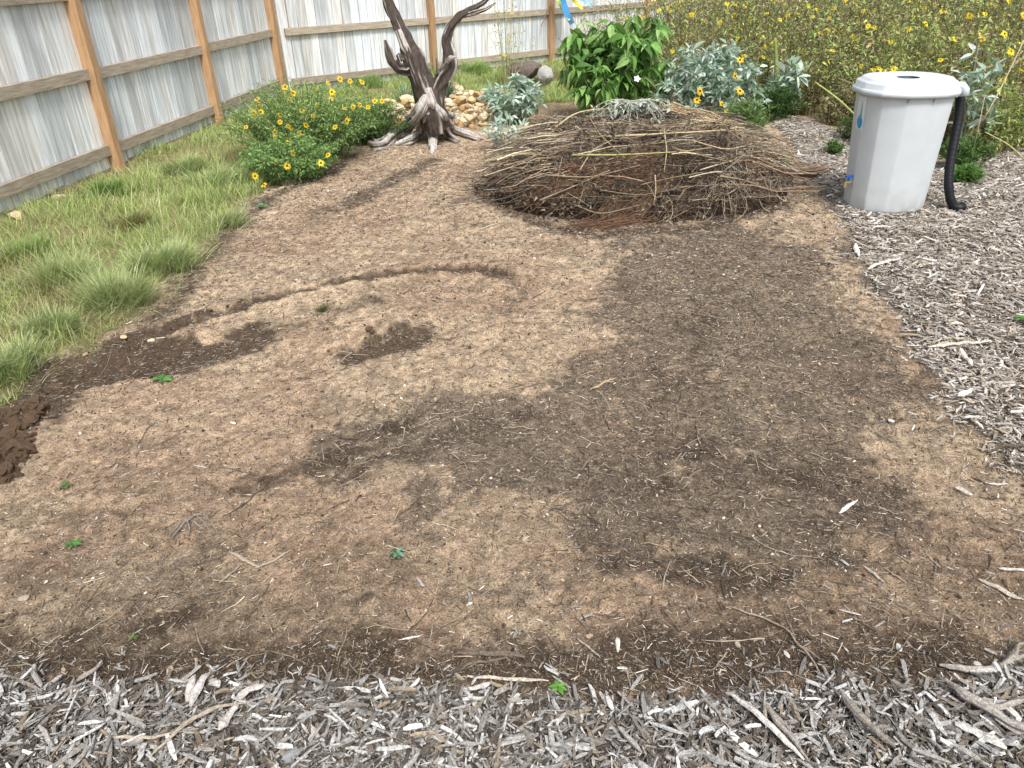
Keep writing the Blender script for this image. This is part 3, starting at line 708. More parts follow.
stick('stick', 'whitish stick end at the right edge higher up', [[(1000, 567), (1015, 569), (1030, 572)]], .006, PA, .8)
stick('branch', 'long curved grey branch along the upper edge of the chips at the lower right', [[(938, 668, .004), (965, 675, .01), (995, 673, .02), (1012, 664, .03), (1018, 646, .02)], [(1000, 670, .02), (1015, 660, .02), (1030, 655, .01)]], .008, (.32, .29, .255), 1, 'branch')
stick('stick', 'long straight pale stick slanting down to the right in the lower right chips', [[(724, 702, .02), (755, 732, .03), (800, 775, .025)]], .007, PA, .9)
stick('stick', 'grey stick with side splinter just right of the long straight pale stick', [[(757, 712, .02), (775, 740, .025), (806, 775, .02)], [(762, 745, .03), (761, 728, .03), (760, 715, .03)]], .006, GR)
stick('stick', 'thick dark-grey stick slanting through the chips right of the grey pair', [[(836, 705, .02), (858, 735, .03), (888, 765, .025)]], .009, (.26, .23, .20))
stick('branch', 'thick weathered branch lying over the chips near the lower right corner', [[(940, 693, .025), (965, 715, .035), (1000, 738, .03), (1035, 752, .02)], [(970, 718, .03), (990, 722, .03), (1012, 715, .03)]], .0105, (.33, .30, .27), 1, 'branch')
stick('splinter', 'broad bleached splinter under the thick branch in the lower right', [[(950, 735, .02), (975, 748, .02), (1000, 760, .02)]], .013, (.50, .48, .45), .4, 'wood splinter')
stick('stick', 'long slender stick curving up to the right in the lower left chips', [[(155, 764, .02), (185, 738, .03), (205, 724, .03), (225, 717, .035), (250, 715, .03)]], .0055, (.34, .29, .23))
stick('stick', 'straight light stick lying level in the lower left chips', [[(110, 745, .02), (150, 745, .02), (185, 740, .02)]], .0042, (.38, .33, .26))
stick('stick', 'short grey stick raised at the left chip edge, beside a twig standing below it', [[(76, 681, .008), (90, 674, .012), (103, 665, .018)], [(73, 700, .01), (73, 688, .015), (75, 678, .02)]], .007, GR)
for i, (a_, b_, r_, l_) in enumerate((((188, 708), (198, 684), .0095, 'leftmost'), ((192, 712), (211, 680), .011, 'second from left'), ((212, 684), (221, 696), .010, 'middle'), ((222, 737), (240, 716), .011, 'lowest'), ((238, 706), (268, 697), .0105, 'rightmost'))):
    stick('chunk', '%s of the thick bleached wood chunks atop the lower left chips' % l_, [[(*a_, .015), (*lerp(a_, b_, .5), .03), (*b_, .028)]], r_, (.46, .43, .40), .75, 'wood chunk')
stick('twig', 'long thin pale twig arching over dark soil down into the lower right chips', [[(728, 612), (760, 618), (785, 630), (800, 650), (818, 672), (823, 700)], [(800, 650), (812, 658), (822, 665)]], .0028, (.30, .24, .18), 1, 'twig', .006)
stick('stick', 'short upright-looking pale chip on the soil right of bottom centre', [[(617, 640), (618, 653)]], .006, (.50, .47, .42), .6)
stick('twig', 'thin twig with a knobbed tip on brown soil right of bottom centre', [[(577, 640), (590, 650), (600, 660)]], .0026, (.38, .33, .27), 1, 'twig')
stick('stick', 'pale stick lying level at the edge of the right path', [[(925, 357, .012), (955, 353, .018), (988, 349, .015)]], .010, (.52, .47, .40), .8)
stick('stick', 'stubby pale stick slanting in the path below the level stick', [[(958, 356, .01), (968, 377, .015)]], .013, (.58, .54, .49), .7)
stick('splinter', 'large bleached splinter on the path edge in front of the rain barrel', [[(866, 277, .01), (880, 273, .015), (898, 268, .012)]], .013, (.58, .53, .47), .4, 'wood splinter')
stick('splinter', 'white splinter pointing down beside the path edge', [[(855, 247, .01), (858, 261, .012)]], .014, (.68, .66, .62), .5, 'wood splinter')
stick('splinter', 'wide white chip at the corner of the path edge further down', [[(955, 408, .01), (968, 400, .014)]], .012, (.70, .68, .64), .4, 'wood splinter')
stick('twig', 'dark curved twig arching over the path edge at the right border', [[(985, 460, .01), (1000, 456, .02), (1015, 458, .02), (1030, 455, .01)]], .006, (.10, .08, .065), 1, 'twig')
stick('stick', 'light stick along the chips below the dark curved twig', [[(988, 484), (1008, 486)]], .005, PA, .7)
stick('stick', 'tapering grey stick at the far right below centre on the soil', [[(862, 568), (872, 574), (884, 584)]], .0042, (.40, .36, .30))
stick('twig', 'long thin twig running level on the litter right of centre', [[(782, 522), (800, 524), (826, 523)]], .003, (.16, .12, .09), 1, 'twig')
stick('stick', 'white flake of wood near the bottom left soil', [[(398, 638, 0), (423, 634)], ], .0032, (.55, .5, .44), .6)
stick('twig', 'pale curved rootlet lying just left of the brush pile', [[(478, 232), (496, 228), (505, 222)]], .005, (.48, .42, .33), 1, 'twig')
g = G(456, 228); mb = MB(); tubes(mb, [[[0, 0, -.02], [.002, 0, .03], [0, .002, .06]]], np.array([[.014, .012, .011]]), 8, np.array([.24, .18, .12]))
tag(mb.build('cut_stem', M_twig), 'short cut stem poking up from the tan soil left of the brush pile', 'plant stub').location = (g[0], g[1], Hs(g[0], g[1]))

# ---------------------------------------------------------------- grass
def blades(mb, X, Y, Lh, az, lean, curve, width, cols, cold, K=4):
    N = len(X); s = np.linspace(0, 1, K)
    th = lean[:, None]+curve[:, None]*s[None]
    st = Lh[:, None]/(K-1); hx = np.concatenate([np.zeros((N, 1)), np.cumsum(np.sin(th[:, :-1])*st, 1)], 1); hz = np.concatenate([np.zeros((N, 1)), np.cumsum(np.cos(th[:, :-1])*st, 1)], 1)
    hz = np.maximum(hz, .004)
    cx = X[:, None]+hx*np.cos(az)[:, None]; cy = Y[:, None]+hx*np.sin(az)[:, None]; cz = H(X, Y)[:, None]-.004+hz
    wv = width[:, None]*np.array([1, .85, .55, .06])[None] if K == 4 else width[:, None]*np.linspace(1, .06, K)[None]
    fa = az+np.pi/2+RS.normal(0, .5, N)
    ox = np.cos(fa)[:, None]*wv; oy = np.sin(fa)[:, None]*wv
    V = np.stack([np.stack([cx-ox, cy-oy, cz], -1), np.stack([cx+ox, cy+oy, cz], -1)], 2)   # N,K,2,3
    q = np.array([[2*i, 2*i+1, 2*i+3, 2*i+2] for i in range(K-1)])
    F = (q[None]+(np.arange(N)*2*K)[:, None, None]).reshape(-1, 4)
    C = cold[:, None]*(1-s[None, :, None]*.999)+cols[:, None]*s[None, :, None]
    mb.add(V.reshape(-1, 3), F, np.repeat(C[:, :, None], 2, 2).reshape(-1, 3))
GC = [(.45, .56, .19), (.54, .64, .25), (.36, .48, .15), (.63, .61, .35), (.54, .46, .27), (.25, .35, .11)]
N = 400000; x = RS.uniform(-4.3, 2.6, N); y = 2.2+12.5*RS.rand(N)**1.2
d = in_poly(x, y, LAWN)+(fbm(x*6, y*6, 91, 3)-.5)*.25
dens = .35+.65*sstep(.40, .6, fbm(x*2.2, y*2.2, 92, 3))
keep = (d > .02) & (RS.rand(N) < dens); x, y = x[keep], y[keep]; N = len(x); print('blades', N)
ln = fbm(x*2.5, y*2.5, 93, 3)
L = np.clip(RS.lognormal(-2.5, .4, N), .025, .22)*(.55+1.0*sstep(.35, .65, ln))
br = sstep(.50, .66, fbm(x*1.6, y*1.6, 94, 3))[:, None]
cg = pick(GC, N, .15, [5, 5, 4, 2, 1, 3]); cg = cg*(1-br*.75)+pick([(.40, .31, .17), (.34, .34, .15)], N, .15)*br*.75
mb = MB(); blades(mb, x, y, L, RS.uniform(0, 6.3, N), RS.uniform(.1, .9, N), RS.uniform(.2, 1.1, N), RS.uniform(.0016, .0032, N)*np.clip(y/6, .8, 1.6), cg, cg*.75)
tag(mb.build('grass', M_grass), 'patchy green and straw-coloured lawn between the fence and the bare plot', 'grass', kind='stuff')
def tuft(px, py, r, h, n, label, cols=((.42, .53, .21), (.50, .61, .27), (.34, .45, .16), (.63, .63, .39)), lean_az=None):
    g = G(px, py); gx_, gy_ = g[0], g[1]; a = RS.uniform(0, 6.3, n); rr = r*1.15*np.abs(RS.normal(0, .62, n)); nc = 9; ca = RS.uniform(0, 6.3, nc); cq = r*.75*np.sqrt(RS.rand(nc)); w_ = RS.randint(0, nc, n); own = RS.rand(n) < .6
    x = gx_+np.where(own, np.cos(ca[w_])*cq[w_]+RS.normal(0, r*.13, n), np.cos(a)*rr); y = gy_+np.where(own, np.sin(ca[w_])*cq[w_]+RS.normal(0, r*.13, n), np.sin(a)*rr)
    hc = RS.uniform(.6, 1.2, nc)[w_]; L = h*RS.uniform(.35, 1.2, n)*np.where(own, hc, .75)
    az = np.where(own, ca[w_], a)+RS.normal(0, .8, n); az = np.where(RS.rand(n) < .45, RS.normal(-.4, .7, n), az); ln = .10+.35*np.minimum(rr/r, 1.5)+RS.uniform(0, .35, n)
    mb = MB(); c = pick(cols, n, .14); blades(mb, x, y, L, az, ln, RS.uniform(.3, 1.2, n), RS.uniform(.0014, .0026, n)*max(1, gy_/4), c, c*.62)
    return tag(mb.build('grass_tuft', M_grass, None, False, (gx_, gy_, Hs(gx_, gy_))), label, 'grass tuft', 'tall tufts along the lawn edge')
tuft(118, 305, .20, .24, 2600, 'largest bright green grass tuft leaning over the dark trench')
tuft(62, 285, .20, .22, 2200, 'tall grass tuft with straw-coloured tips, left of the largest tuft')
tuft(160, 268, .20, .24, 2400, 'bright tuft on the lawn edge directly above the largest tuft')
tuft(60, 330, .15, .17, 1500, 'lower grass tuft in front of the straw-tipped one, near the trench')
tuft(10, 370, .15, .18, 1500, 'grass tuft cut by the left border of the view, lowest of all')
tuft(215, 185, .20, .20, 1800, 'pale grass tuft in the upper lawn below the sunflower bush')
tuft(185, 172, .18, .19, 1600, 'grass tuft in the upper lawn nearest the second fence post')
tuft(225, 225, .14, .14, 1200, 'small tuft at the soil edge beneath the sunflower bush')
tuft(130, 225, .18, .15, 1400, 'low olive tuft in the middle of the lawn', ((.32, .37, .14), (.40, .43, .18), (.42, .37, .19)))
tuft(25, 262, .18, .18, 1400, 'dense green tuft near the left fence foot', ((.24, .37, .10), (.30, .43, .13)))
tuft(108, 195, .16, .16, 1300, 'green tuft against the fence beside the first brown post', ((.20, .33, .09), (.26, .39, .12)))
tuft(420, 78, .3, .26, 1500, 'tall green grass clump behind the dead tree trunk, at the back fence', ((.32, .46, .14), (.38, .52, .19)))
tuft(475, 75, .3, .26, 1500, 'tall green grass clump right of the dead tree, at the back fence', ((.32, .46, .14), (.38, .52, .19)))
tuft(365, 88, .3, .22, 1500, 'grass clump at the back fence, left of the dead tree', ((.30, .44, .14), (.38, .52, .19)))
o = tuft(322, 308, .03, .05, 200, 'thin pale grass wisp growing on the furrow', ((.26, .27, .14), (.20, .24, .10)))

# ---------------------------------------------------------------- leafy plants
def leaf_template(w=.28, fold=.10, droop=.25, n=5):
    s = np.linspace(0, 1, n); prof = np.sin(np.pi*s**.75)*w; prof[0] = .015; prof[-1] = .004
    V = []
    for i, t in enumerate(s):
        z = -droop*t*t
        V += [[t, -prof[i], z+fold*prof[i]*2], [t, 0, z], [t, prof[i], z+fold*prof[i]*2]]
    F = []
    for i in range(n-1):
        a = i*3; F += [[a, a+1, a+4, a+3], [a+1, a+2, a+5, a+4]]
    return np.array(V, float), [F]
def stems_for(base, rx, ry, h, n, K=7, lean=1.0, r0=.004, top=.0, seedspread=.35):
    a = RS.uniform(0, 6.3, n); q = np.sqrt(RS.rand(n)); ex = np.cos(a)*q*rx; ey = np.sin(a)*q*ry
    hz = h*np.sqrt(np.clip(1-(.75*q)**2, .1, 1))*RS.uniform(.5, 1.12, n)
    s = np.linspace(0, 1, K)[None]
    bx = ex*seedspread*RS.uniform(.5, 1.2, n); by = ey*seedspread*RS.uniform(.5, 1.2, n)
    wx, wy = RS.normal(0, .03, (n, K)).cumsum(1)*h*.35, RS.normal(0, .03, (n, K)).cumsum(1)*h*.35
    X = base[0]+bx[:, None]+(ex-bx)[:, None]*s**1.3*lean+wx*s; Y = base[1]+by[:, None]+(ey-by)[:, None]*s**1.3*lean+wy*s
    Zv = hz[:, None]*np.sin(s*np.pi/2*.92)/math.sin(np.pi/2*.92)
    return np.stack([X, Y, Zv+base[2]], -1), (r0*np.linspace(1, .4, K)[None]*np.ones((n, 1)))
def leaves_on(mb, paths, per, size, tmpl, cols, t0=.15, pitch=-.35, pvar=.4, svar=.3, upper=1.0, shade=True, wts=None, petiole=.02):
    n, K, _ = paths.shape; N = n*per; si = np.repeat(np.arange(n), per); t = (t0+(1-t0)*RS.rand(N)**upper)*(K-1)
    i0 = np.minimum(t.astype(int), K-2); f = (t-i0)[:, None]
    p = paths[si, i0]*(1-f)+paths[si, i0+1]*f
    yaw = RS.uniform(0, 6.3, N); p = p+np.stack([np.cos(yaw), np.sin(yaw), np.zeros(N)], -1)*petiole
    pit = pitch+RS.normal(0, pvar, N); s = size*np.clip(1+RS.normal(0, svar, N), .35, 1.9)
    c = pick(cols, N, .16, wts)
    tv, tf = tmpl; inst(mb, tv, tf, p, rot(yaw, pit, RS.normal(0, .4, N)), np.repeat(s[:, None], 3, 1), c)
def flower_mesh(seed, r=.036, face=(0, -.5, .85)):
    rs = np.random.RandomState(seed); q = MB(); npet = 11
    yw = np.arange(npet)/npet*2*np.pi+rs.normal(0, .08, npet); tv, tf = leaf_template(.24, .1, .12, 4)
    tv = tv.copy(); inst(q, tv, tf, np.stack([np.cos(yw)*r*.22, np.sin(yw)*r*.22, yw*0], -1), rot(yw, rs.normal(.05, .15, npet), yw*0), np.repeat((r*.82*rs.uniform(.85, 1.1, npet))[:, None], 3, 1), pick([(.82, .52, .02), (.86, .60, .04)], npet, .06))
    pet = q.build('flower', M_petal); d1 = pet.data; bpy.data.objects.remove(pet)
    q = MB(); V, F = rock_mesh(seed, 1, .8); q.add(V*np.array([r*.62, r*.75, r*.5])+np.array([0, 0, r*.06]), F, np.array([.05, .022, .012])); ds = q.build('flower_centre', M_soil); d2 = ds.data; bpy.data.objects.remove(ds)
    return d1, d2
FM = [flower_mesh(900+i, r) for i, r in enumerate((.040, .034, .044, .030))]
def put_flower(parent, p, k=None, scale=1.0, tilt=None):
    d1, d2 = FM[RS.randint(4) if k is None else k]
    o = bpy.data.objects.new('flower', d1); COL.objects.link(o); o.parent = parent
    o.location = np.array(p)-np.array(parent.location); o.scale = (scale,)*3
    o.rotation_euler = (R_(RS.uniform(25, 80)) if tilt is None else tilt, RS.uniform(-.3, .3), RS.uniform(-.9, .9))
    c = bpy.data.objects.new('flower_centre', d2); COL.objects.link(c); c.parent = o
def plant(name, label, cat, px, py, rx, ry, h, nst, per, size, tmpl, cols, stemcol, r0=.004, pitch=-.35, flowers=(), upper=1.0, t0=.15, group=None, at=None, wts=None, pvar=.4, lean=1.0, spread=.35, fscale=1, petiole=.02):
    g = G(px, py) if at is None else np.array([*at, 0.]); base = np.array([g[0], g[1], Hs(g[0], g[1])])
    root = thing(name, label, cat, tuple(base), group)
    paths, rad = stems_for(base, rx, ry, h, nst, r0=r0, lean=lean, seedspread=spread)
    mb = MB(); tubes(mb, paths-base, rad, 5, pick([stemcol], nst, .2)); mb.build('stems', M_twig, root)
    mb = MB(); leaves_on(mb, paths-base, per, size, tmpl, cols, t0, pitch, upper=upper, wts=wts, pvar=pvar, petiole=petiole); mb.build('leaves', M_leaf, root)
    for f in flowers: put_flower(root, f, scale=fscale)
    return root, paths
LT_wide = leaf_template(.27, .15, .35, 6); LT_big = leaf_template(.21, .18, .55, 6); LT_nar = leaf_template(.14, .1, .2, 4); LT_sil = leaf_template(.21, .25, .1, 4); LT_needle = leaf_template(.07, .05, .1, 3)
# yellow-flowered bush on the left
fl_px = [(285, 87), (257, 99), (258, 104), (254, 113), (261, 112), (246, 127), (290, 99), (302, 111), (313, 116), (328, 83), (332, 92), (331, 99), (362, 82), (360, 105), (368, 107), (375, 101), (344, 108), (353, 107), (317, 105), (280, 115), (280, 122), (288, 126), (275, 132), (275, 137), (291, 128), (299, 134), (289, 143), (293, 153), (316, 90), (293, 93), (306, 125), (340, 79), (350, 81), (382, 101), (276, 162), (287, 166), (255, 176), (264, 185), (321, 163), (328, 155)]
def bush_fl(px, py):
    Y = np.interp(py, [78, 110, 140, 165, 186], [7.45, 7.05, 6.7, 6.2, 5.95]); p = P(px, py, Y); return p
root, _ = plant('sunflower_bush', 'bushy green plant dotted with yellow dark-centred flowers between the lawn and the dead tree', 'flowering bush', 300, 150, .80, .60, .68, 380, 58, .027, LT_nar,
      [(.20, .31, .09), (.27, .40, .13), (.13, .22, .06), (.34, .45, .18)], (.08, .13, .04), .003, -.1, [bush_fl(*q) for q in fl_px[:34]], at=(-1.90, 7.22), spread=.5, fscale=.8)
plant('sunflower_bush', 'low leafy edge growth with drooping yellow flowers at the bare soil corner', 'flowering bush', 285, 185, .46, .48, .36, 210, 50, .03, LT_nar, [(.20, .33, .10), (.27, .42, .15), (.13, .23, .07)], (.1, .14, .05), .003, -.1, [bush_fl(*q) for q in fl_px[34:]], at=(-1.88, 6.55), spread=.6, fscale=.75)
plant('sunflower_bush', 'dark green leafy shoulder of growth between the flower bush and the tree roots', 'bush', 360, 130, .48, .36, .42, 200, 60, .026, LT_nar, [(.09, .17, .045), (.13, .23, .065), (.07, .13, .04)], (.06, .1, .03), .003, -.1, [bush_fl(*q) for q in ((347, 121), (335, 127))], at=(-1.42, 7.95), spread=.6)
# big green plant
root, gp = plant('leafy_plant', 'tall bright green plant with large drooping leaves behind the brush pile', 'plant', 600, 110, 
      .74, .55, 1.04, 70, 34, .135, LT_big,
      [(.13, .27, .055), (.19, .35, .09), (.09, .20, .045), (.27, .43, .15)], (.14, .2, .06), .007, -.30, [], upper=.75, at=(1.2, 8.75), spread=.5, wts=[4, 4, 3, 2])
mb = MB(); fm = FM[0]
q = thing('white_flower', 'tiny white flower caught in the lower right of the tall green plant', 'flower', tuple(P(637, 79, 8.15)))
yw = np.arange(5)/5*6.283; mb = MB(); inst(mb, *leaf_template(.4, .1, .1, 4), np.zeros((5, 3)), rot(yw, yw*0+.3, yw*0), np.full((5, 3), .04), pick([(.8, .78, .78)], 5, .02)); o = mb.build('petals', M_petal, q); o.rotation_euler = (R_(60), 0, 0)
# silver plants
SILC = [(.42, .54, .45), (.52, .62, .54), (.32, .44, .34), (.22, .34, .19), (.60, .67, .60)]
def silver(label, px, at, rx, ry, h, nst, per, size=.11, fl=(), **k):
    return plant('silver_leaf_plant', label, 'plant', 0, 0, rx, ry, h, nst, per, size, LT_sil, SILC, (.30, .36, .27), .005, .15, fl, at=at, upper=.7, wts=[4, 4, 3, 2, 1], pvar=.6, petiole=.03, **k)
silver('silvery blue-green plant with jagged leaves between the rock bed and the tall green plant', 0, (.10, 8.75), .38, .33, .46, 34, 26, .085)
silver('broad silver-leaved plant with yellow flowers behind the right half of the brush pile', 0, (2.15, 8.35), .60, .48, .80, 100, 34, .075, [P(*q, 7.9) for q in ((700, 91), (697, 100), (740, 91), (740, 60), (735, 76), (722, 104), (728, 112))], fscale=1.25)
silver('single silver-leaved plant standing at the near end of the chip path', 0, (3.12, 8.75), .22, .2, .70, 11, 15, .11)
silver('silver-leaved shoot beside the black overflow hose, growing out of the wildflowers', 0, (4.05, 6.75), .22, .2, .84, 12, 14, .095, [P(979, 97, 6.6)])
silver('wispy silver shoot hanging over the front left end of the brush pile', 0, (.05, 7.35), .28, .25, .36, 14, 12, .065)
# feathery greens
FEA = [(.10, .19, .05), (.15, .26, .07), (.07, .13, .035)]
def feathery(label, at, rx, ry, h, n=60, per=60, cols=FEA, size=.05, fl=()):
    return plant('feathery_plant', label, 'plant', 0, 0, rx, ry, h, n, per, size, LT_needle, cols, (.12, .17, .06), .003, .5, fl, at=at, upper=.8, petiole=.002, spread=.6)
feathery('light green feathery plant at the right end of the brush pile, next to the path', (2.33, 7.55), .30, .25, .38, 80, 60, [(.16, .26, .08), (.22, .33, .12), (.12, .2, .06)])
feathery('dark green feathery plant under the silver plant near the path end', (2.95, 8.5), .38, .25, .34, 90, 60, [(.06, .12, .035), (.09, .17, .05)])
feathery('dark feathery clump left behind the rain barrel', (3.45, 7.35), .28, .25, .24, 60, 60, [(.06, .11, .03), (.10, .16, .05)])
feathery('small green feathery sprig on the path left of the rain barrel', (2.98, 6.9), .10, .08, .10, 20, 40)
feathery('upper green feathery clump right of the black hose', (3.75, 6.15), .22, .15, .26, 50, 60, [(.08, .16, .04), (.12, .22, .06)])
feathery('small bright green feathery clump just right of the black hose foot', (3.55, 5.75), .13, .10, .12, 36, 50, [(.11, .22, .05), (.15, .28, .07)])
# slender tall plant before the back fence
root, _ = plant('slender_wildflower', 'tall sparse see-through stems with tiny yellow blooms in front of the back fence', 'plant', 0, 0, .45, .35, 1.5, 22, 16, .05, LT_nar, [(.35, .40, .16), (.25, .32, .12), (.48, .45, .2)], (.35, .36, .18), .004, .1, [P(x_, y_, 11.5+RS.uniform(-.3, .3)) for x_, y_ in ((512, 13), (497, 22), (507, 40), (504, 55), (520, 8), (495, 8), (530, 20))], at=(.05, 11.5), spread=.3, fscale=.7)
plant('slender_wildflower', 'lone thin flower stalk in front of the back fence, between the two tree limbs', 'plant', 0, 0, .05, .05, 1.25, 3, 9, .04, LT_nar, [(.3, .36, .14)], (.35, .38, .2), .004, .1, [], at=(-.75, 11.2), spread=.3)
# yuccas beside the tree
for lab, px_, py_, s_ in (('spiky grey-green yucca left of the dead tree trunk', 406, 104, .24), ('spiky dark yucca right of the dead tree trunk', 446, 100, .28)):
    g = G(px_, py_); n = 60; a = RS.uniform(0, 6.3, n); mb = MB(); c = pick([(.16, .26, .17), (.22, .32, .22), (.10, .18, .11)], n, .1)
    blades(mb, np.full(n, g[0])+np.cos(a)*.02, np.full(n, g[1])+np.sin(a)*.02, RS.uniform(.7, 1.15, n)*s_*1.3, a, RS.uniform(.1, 1.1, n), RS.uniform(-.1, .35, n), np.full(n, .009), c, c*.8)
    tag(mb.build('yucca', M_leaf, None, False, (g[0], g[1], Hs(g[0], g[1]))), lab, 'yucca')

# logs behind the rock bed
def logp(label, p0, p1, r, colr, h=0, seed=0, nm='log'):
    a = G(*p0); b = G(*p1); mb = MB(); loc = np.array([a[0], a[1], Hs(a[0], a[1])])
    global _lc
    pts = [a+(b-a)*t+np.array([0, 0, r*.8+h+.01*math.sin(t*9)]) for t in np.linspace(0, 1, 6)]
    knobby(mb, [p-loc for p in pts], [r*.8, r, r*.95, r, r*.9, r*.7], 14, 40+seed, 2, .12, -.1 if colr else .8, 26)
    return tag(mb.build(nm, M_wood, None, True, loc), label, 'log')
logp('dark rotting log lying left of the boulders, behind the rock bed', (466, 84), (512, 86), .09, 1, 0, 1)
logp('dark log stacked over the rotting log beside the boulders', (492, 76), (528, 82), .08, 1, .14, 2)
logp('pale split log leaning in front of the dark boulder', (514, 92), (532, 84), .06, 0, .16, 3)
logp('grey log lying at the back edge of the rock bed', (462, 100), (500, 98), .06, 0, 0, 4)
logp('short dark log under the leaves of the silver plant', (486, 94), (516, 96), .09, 1, .02, 5)

# ---------------------------------------------------------------- streamer on the fence
p5 = BP[2]
st = thing('wind_streamer', 'blue, white and yellow cloth streamer hanging at the fence post behind the tall green plant', 'streamer', (p5[0]+.1, p5[1]-.25, 1.7))
for (pa, pb, wd, colr, nm) in (((556, -14), (572, 24), .07, (.10, .38, .72), 'blue_ribbon'), ((552, -10), (569, 20), .03, (.65, .75, .20), 'yellow_ribbon'), ((562, -14), (582, 9), .035, (.78, .72, .10), 'yellow_ribbon'), ((566, -16), (592, 6), .05, (.42, .66, .82), 'pale_blue_ribbon')):
    A_ = P(*pa, p5[1]-.25); B_ = P(*pb, p5[1]-.25); n = 12; V = []
    dr = (B_-A_)/np.linalg.norm(B_-A_); sd2 = np.array([dr[2], 0, -dr[0]])
    for i in range(n):
        t = i/(n-1); c = A_*(1-t)+B_*t+np.array([.01*math.sin(t*7), .03*math.sin(t*9+wd*60), 0])-np.array(st.location)
        ww = wd*(1-.35*t)
        V += [c-sd2*ww, c+sd2*ww+np.array([0, .02*math.sin(t*12), 0])]
    F = [[2*i, 2*i+1, 2*i+3, 2*i+2] for i in range(n-1)]; mb = MB(); mb.add(V, np.array(F), np.array(colr)); o = mb.build(nm, M_cloth, st)
    sm = o.modifiers.new('thick', 'SOLIDIFY'); sm.thickness = .002
mb = MB(); A_ = P(556, -14, p5[1]-.25)-np.array(st.location); tubes(mb, [[A_+np.array([0, .22, .04]), A_+np.array([.03, .1, .05]), A_+np.array([.05, 0, .0])]], np.full((1, 3), .006), 6, np.array([.2, .2, .2])); mb.build('hook', M_rubber, st)
q = np.array([P(554, -8, p5[1]-.2), P(551, 2, p5[1]-.2), P(546, 14, p5[1]-.2), P(541, 27, p5[1]-.2)]); mb = MB()
tubes(mb, [q], np.array([[.016, .015, .012, .006]]), 7, np.array([.30, .17, .12])); tag(mb.build('branch', M_twig, None, False, tuple(q[0])), 'thin reddish dry branch dangling beside the fence post and the blue streamer', 'branch')

# ---------------------------------------------------------------- wildflower thicket
WF = [(.9, 11.0), (1.7, 9.6), (2.4, 9.2), (3.0, 9.25), (3.45, 8.4), (3.65, 7.5), (3.85, 6.8), (4.4, 6.55), (5.0, 7.0), (6.6, 7.4), (14, 13), (14, 19), (5.5, 18), (1.6, 14.8)]
def thicket(n, K=7):
    p = np.array(WF); X = RS.uniform(.8, 13, n*3); Y = RS.uniform(6.4, 17, n*3)
    d = in_poly(X, Y, WF); vis = X < Y*.78+1.2
    keep = (d > 0) & vis & (RS.rand(n*3) < np.clip(1.25-(Y-7)*.08, .4, 1)) & (RS.rand(n*3) < np.where(X < 2.0+(Y-9)*.15, .35, 1))
    return X[keep][:n], Y[keep][:n], d[keep][:n]
X, Y, dd = thicket(3600); n = len(X); print('thicket', n)
K = 7; s = np.linspace(0, 1, K)[None]
hh = (.6+.8*fbm(X*1.3, Y*1.3, 60, 3)+RS.uniform(-.3, .3, n))*np.clip(.62+dd*.5, .6, 1.12)
az = RS.uniform(0, 6.3, n); ln = RS.uniform(.02, .38, n)+(RS.rand(n) < .25)*RS.uniform(.2, .9, n)
px_ = X[:, None]+np.cos(az)[:, None]*ln[:, None]*hh[:, None]*s**1.5+RS.normal(0, .012, (n, K)).cumsum(1)*s
py_ = Y[:, None]+np.sin(az)[:, None]*ln[:, None]*hh[:, None]*s**1.5+RS.normal(0, .012, (n, K)).cumsum(1)*s
pz_ = hh[:, None]*s+H(X, Y)[:, None]
paths = np.stack([px_, py_, pz_], -1)
mb = MB(); tubes(mb, paths, np.linspace(.005, .002, K)[None]*np.ones((n, 1)), 4, pick([(.22, .17, .10), (.16, .18, .07), (.32, .27, .15), (.12, .08, .05)], n, .2))
# side branches
m_ = 2; si = np.repeat(np.arange(n), m_); t0 = RS.randint(2, K-1, n*m_); b0 = paths[si, t0]; a2 = RS.uniform(0, 6.3, n*m_); l2 = RS.uniform(.12, .35, n*m_)
s4 = np.linspace(0, 1, 4)[None, :, None]; dv2 = np.stack([np.cos(a2)*.6, np.sin(a2)*.6, np.full(n*m_, .75)], -1)*l2[:, None]
br2 = b0[:, None]+dv2[:, None]*s4; tubes(mb, br2, np.linspace(.003, .0015, 4)[None]*np.ones((n*m_, 1)), 4, pick([(.25, .2, .11), (.2, .2, .09)], n*m_, .2))
TC = [(.33, .42, .14), (.43, .50, .21), (.21, .30, .10), (.30, .22, .14), (.50, .41, .26), (.13, .09, .065), (.52, .58, .16)]
reg = fbm(X*.8, Y*.8, 66, 3)
for sel, wts_ in ((reg < .42, [4, 3, 3, 4, 4, 3, 2]), ((reg >= .42) & (reg < .54), [6, 5, 5, 2, 2, 2, 4]), (reg >= .54, [5, 6, 4, 1, 2, 1, 8])):
    leaves_on(mb, paths[sel], 22, .045, LT_nar, TC, .05, -.1, wts=wts_, svar=.5)
    leaves_on(mb, paths[sel], 9, .048, LT_sil, TC, .1, -.3, wts=wts_, svar=.4)
leaves_on(mb, br2, 9, .042, LT_nar, TC, .1, .1, wts=[5, 4, 3, 3, 2, 2, 3])
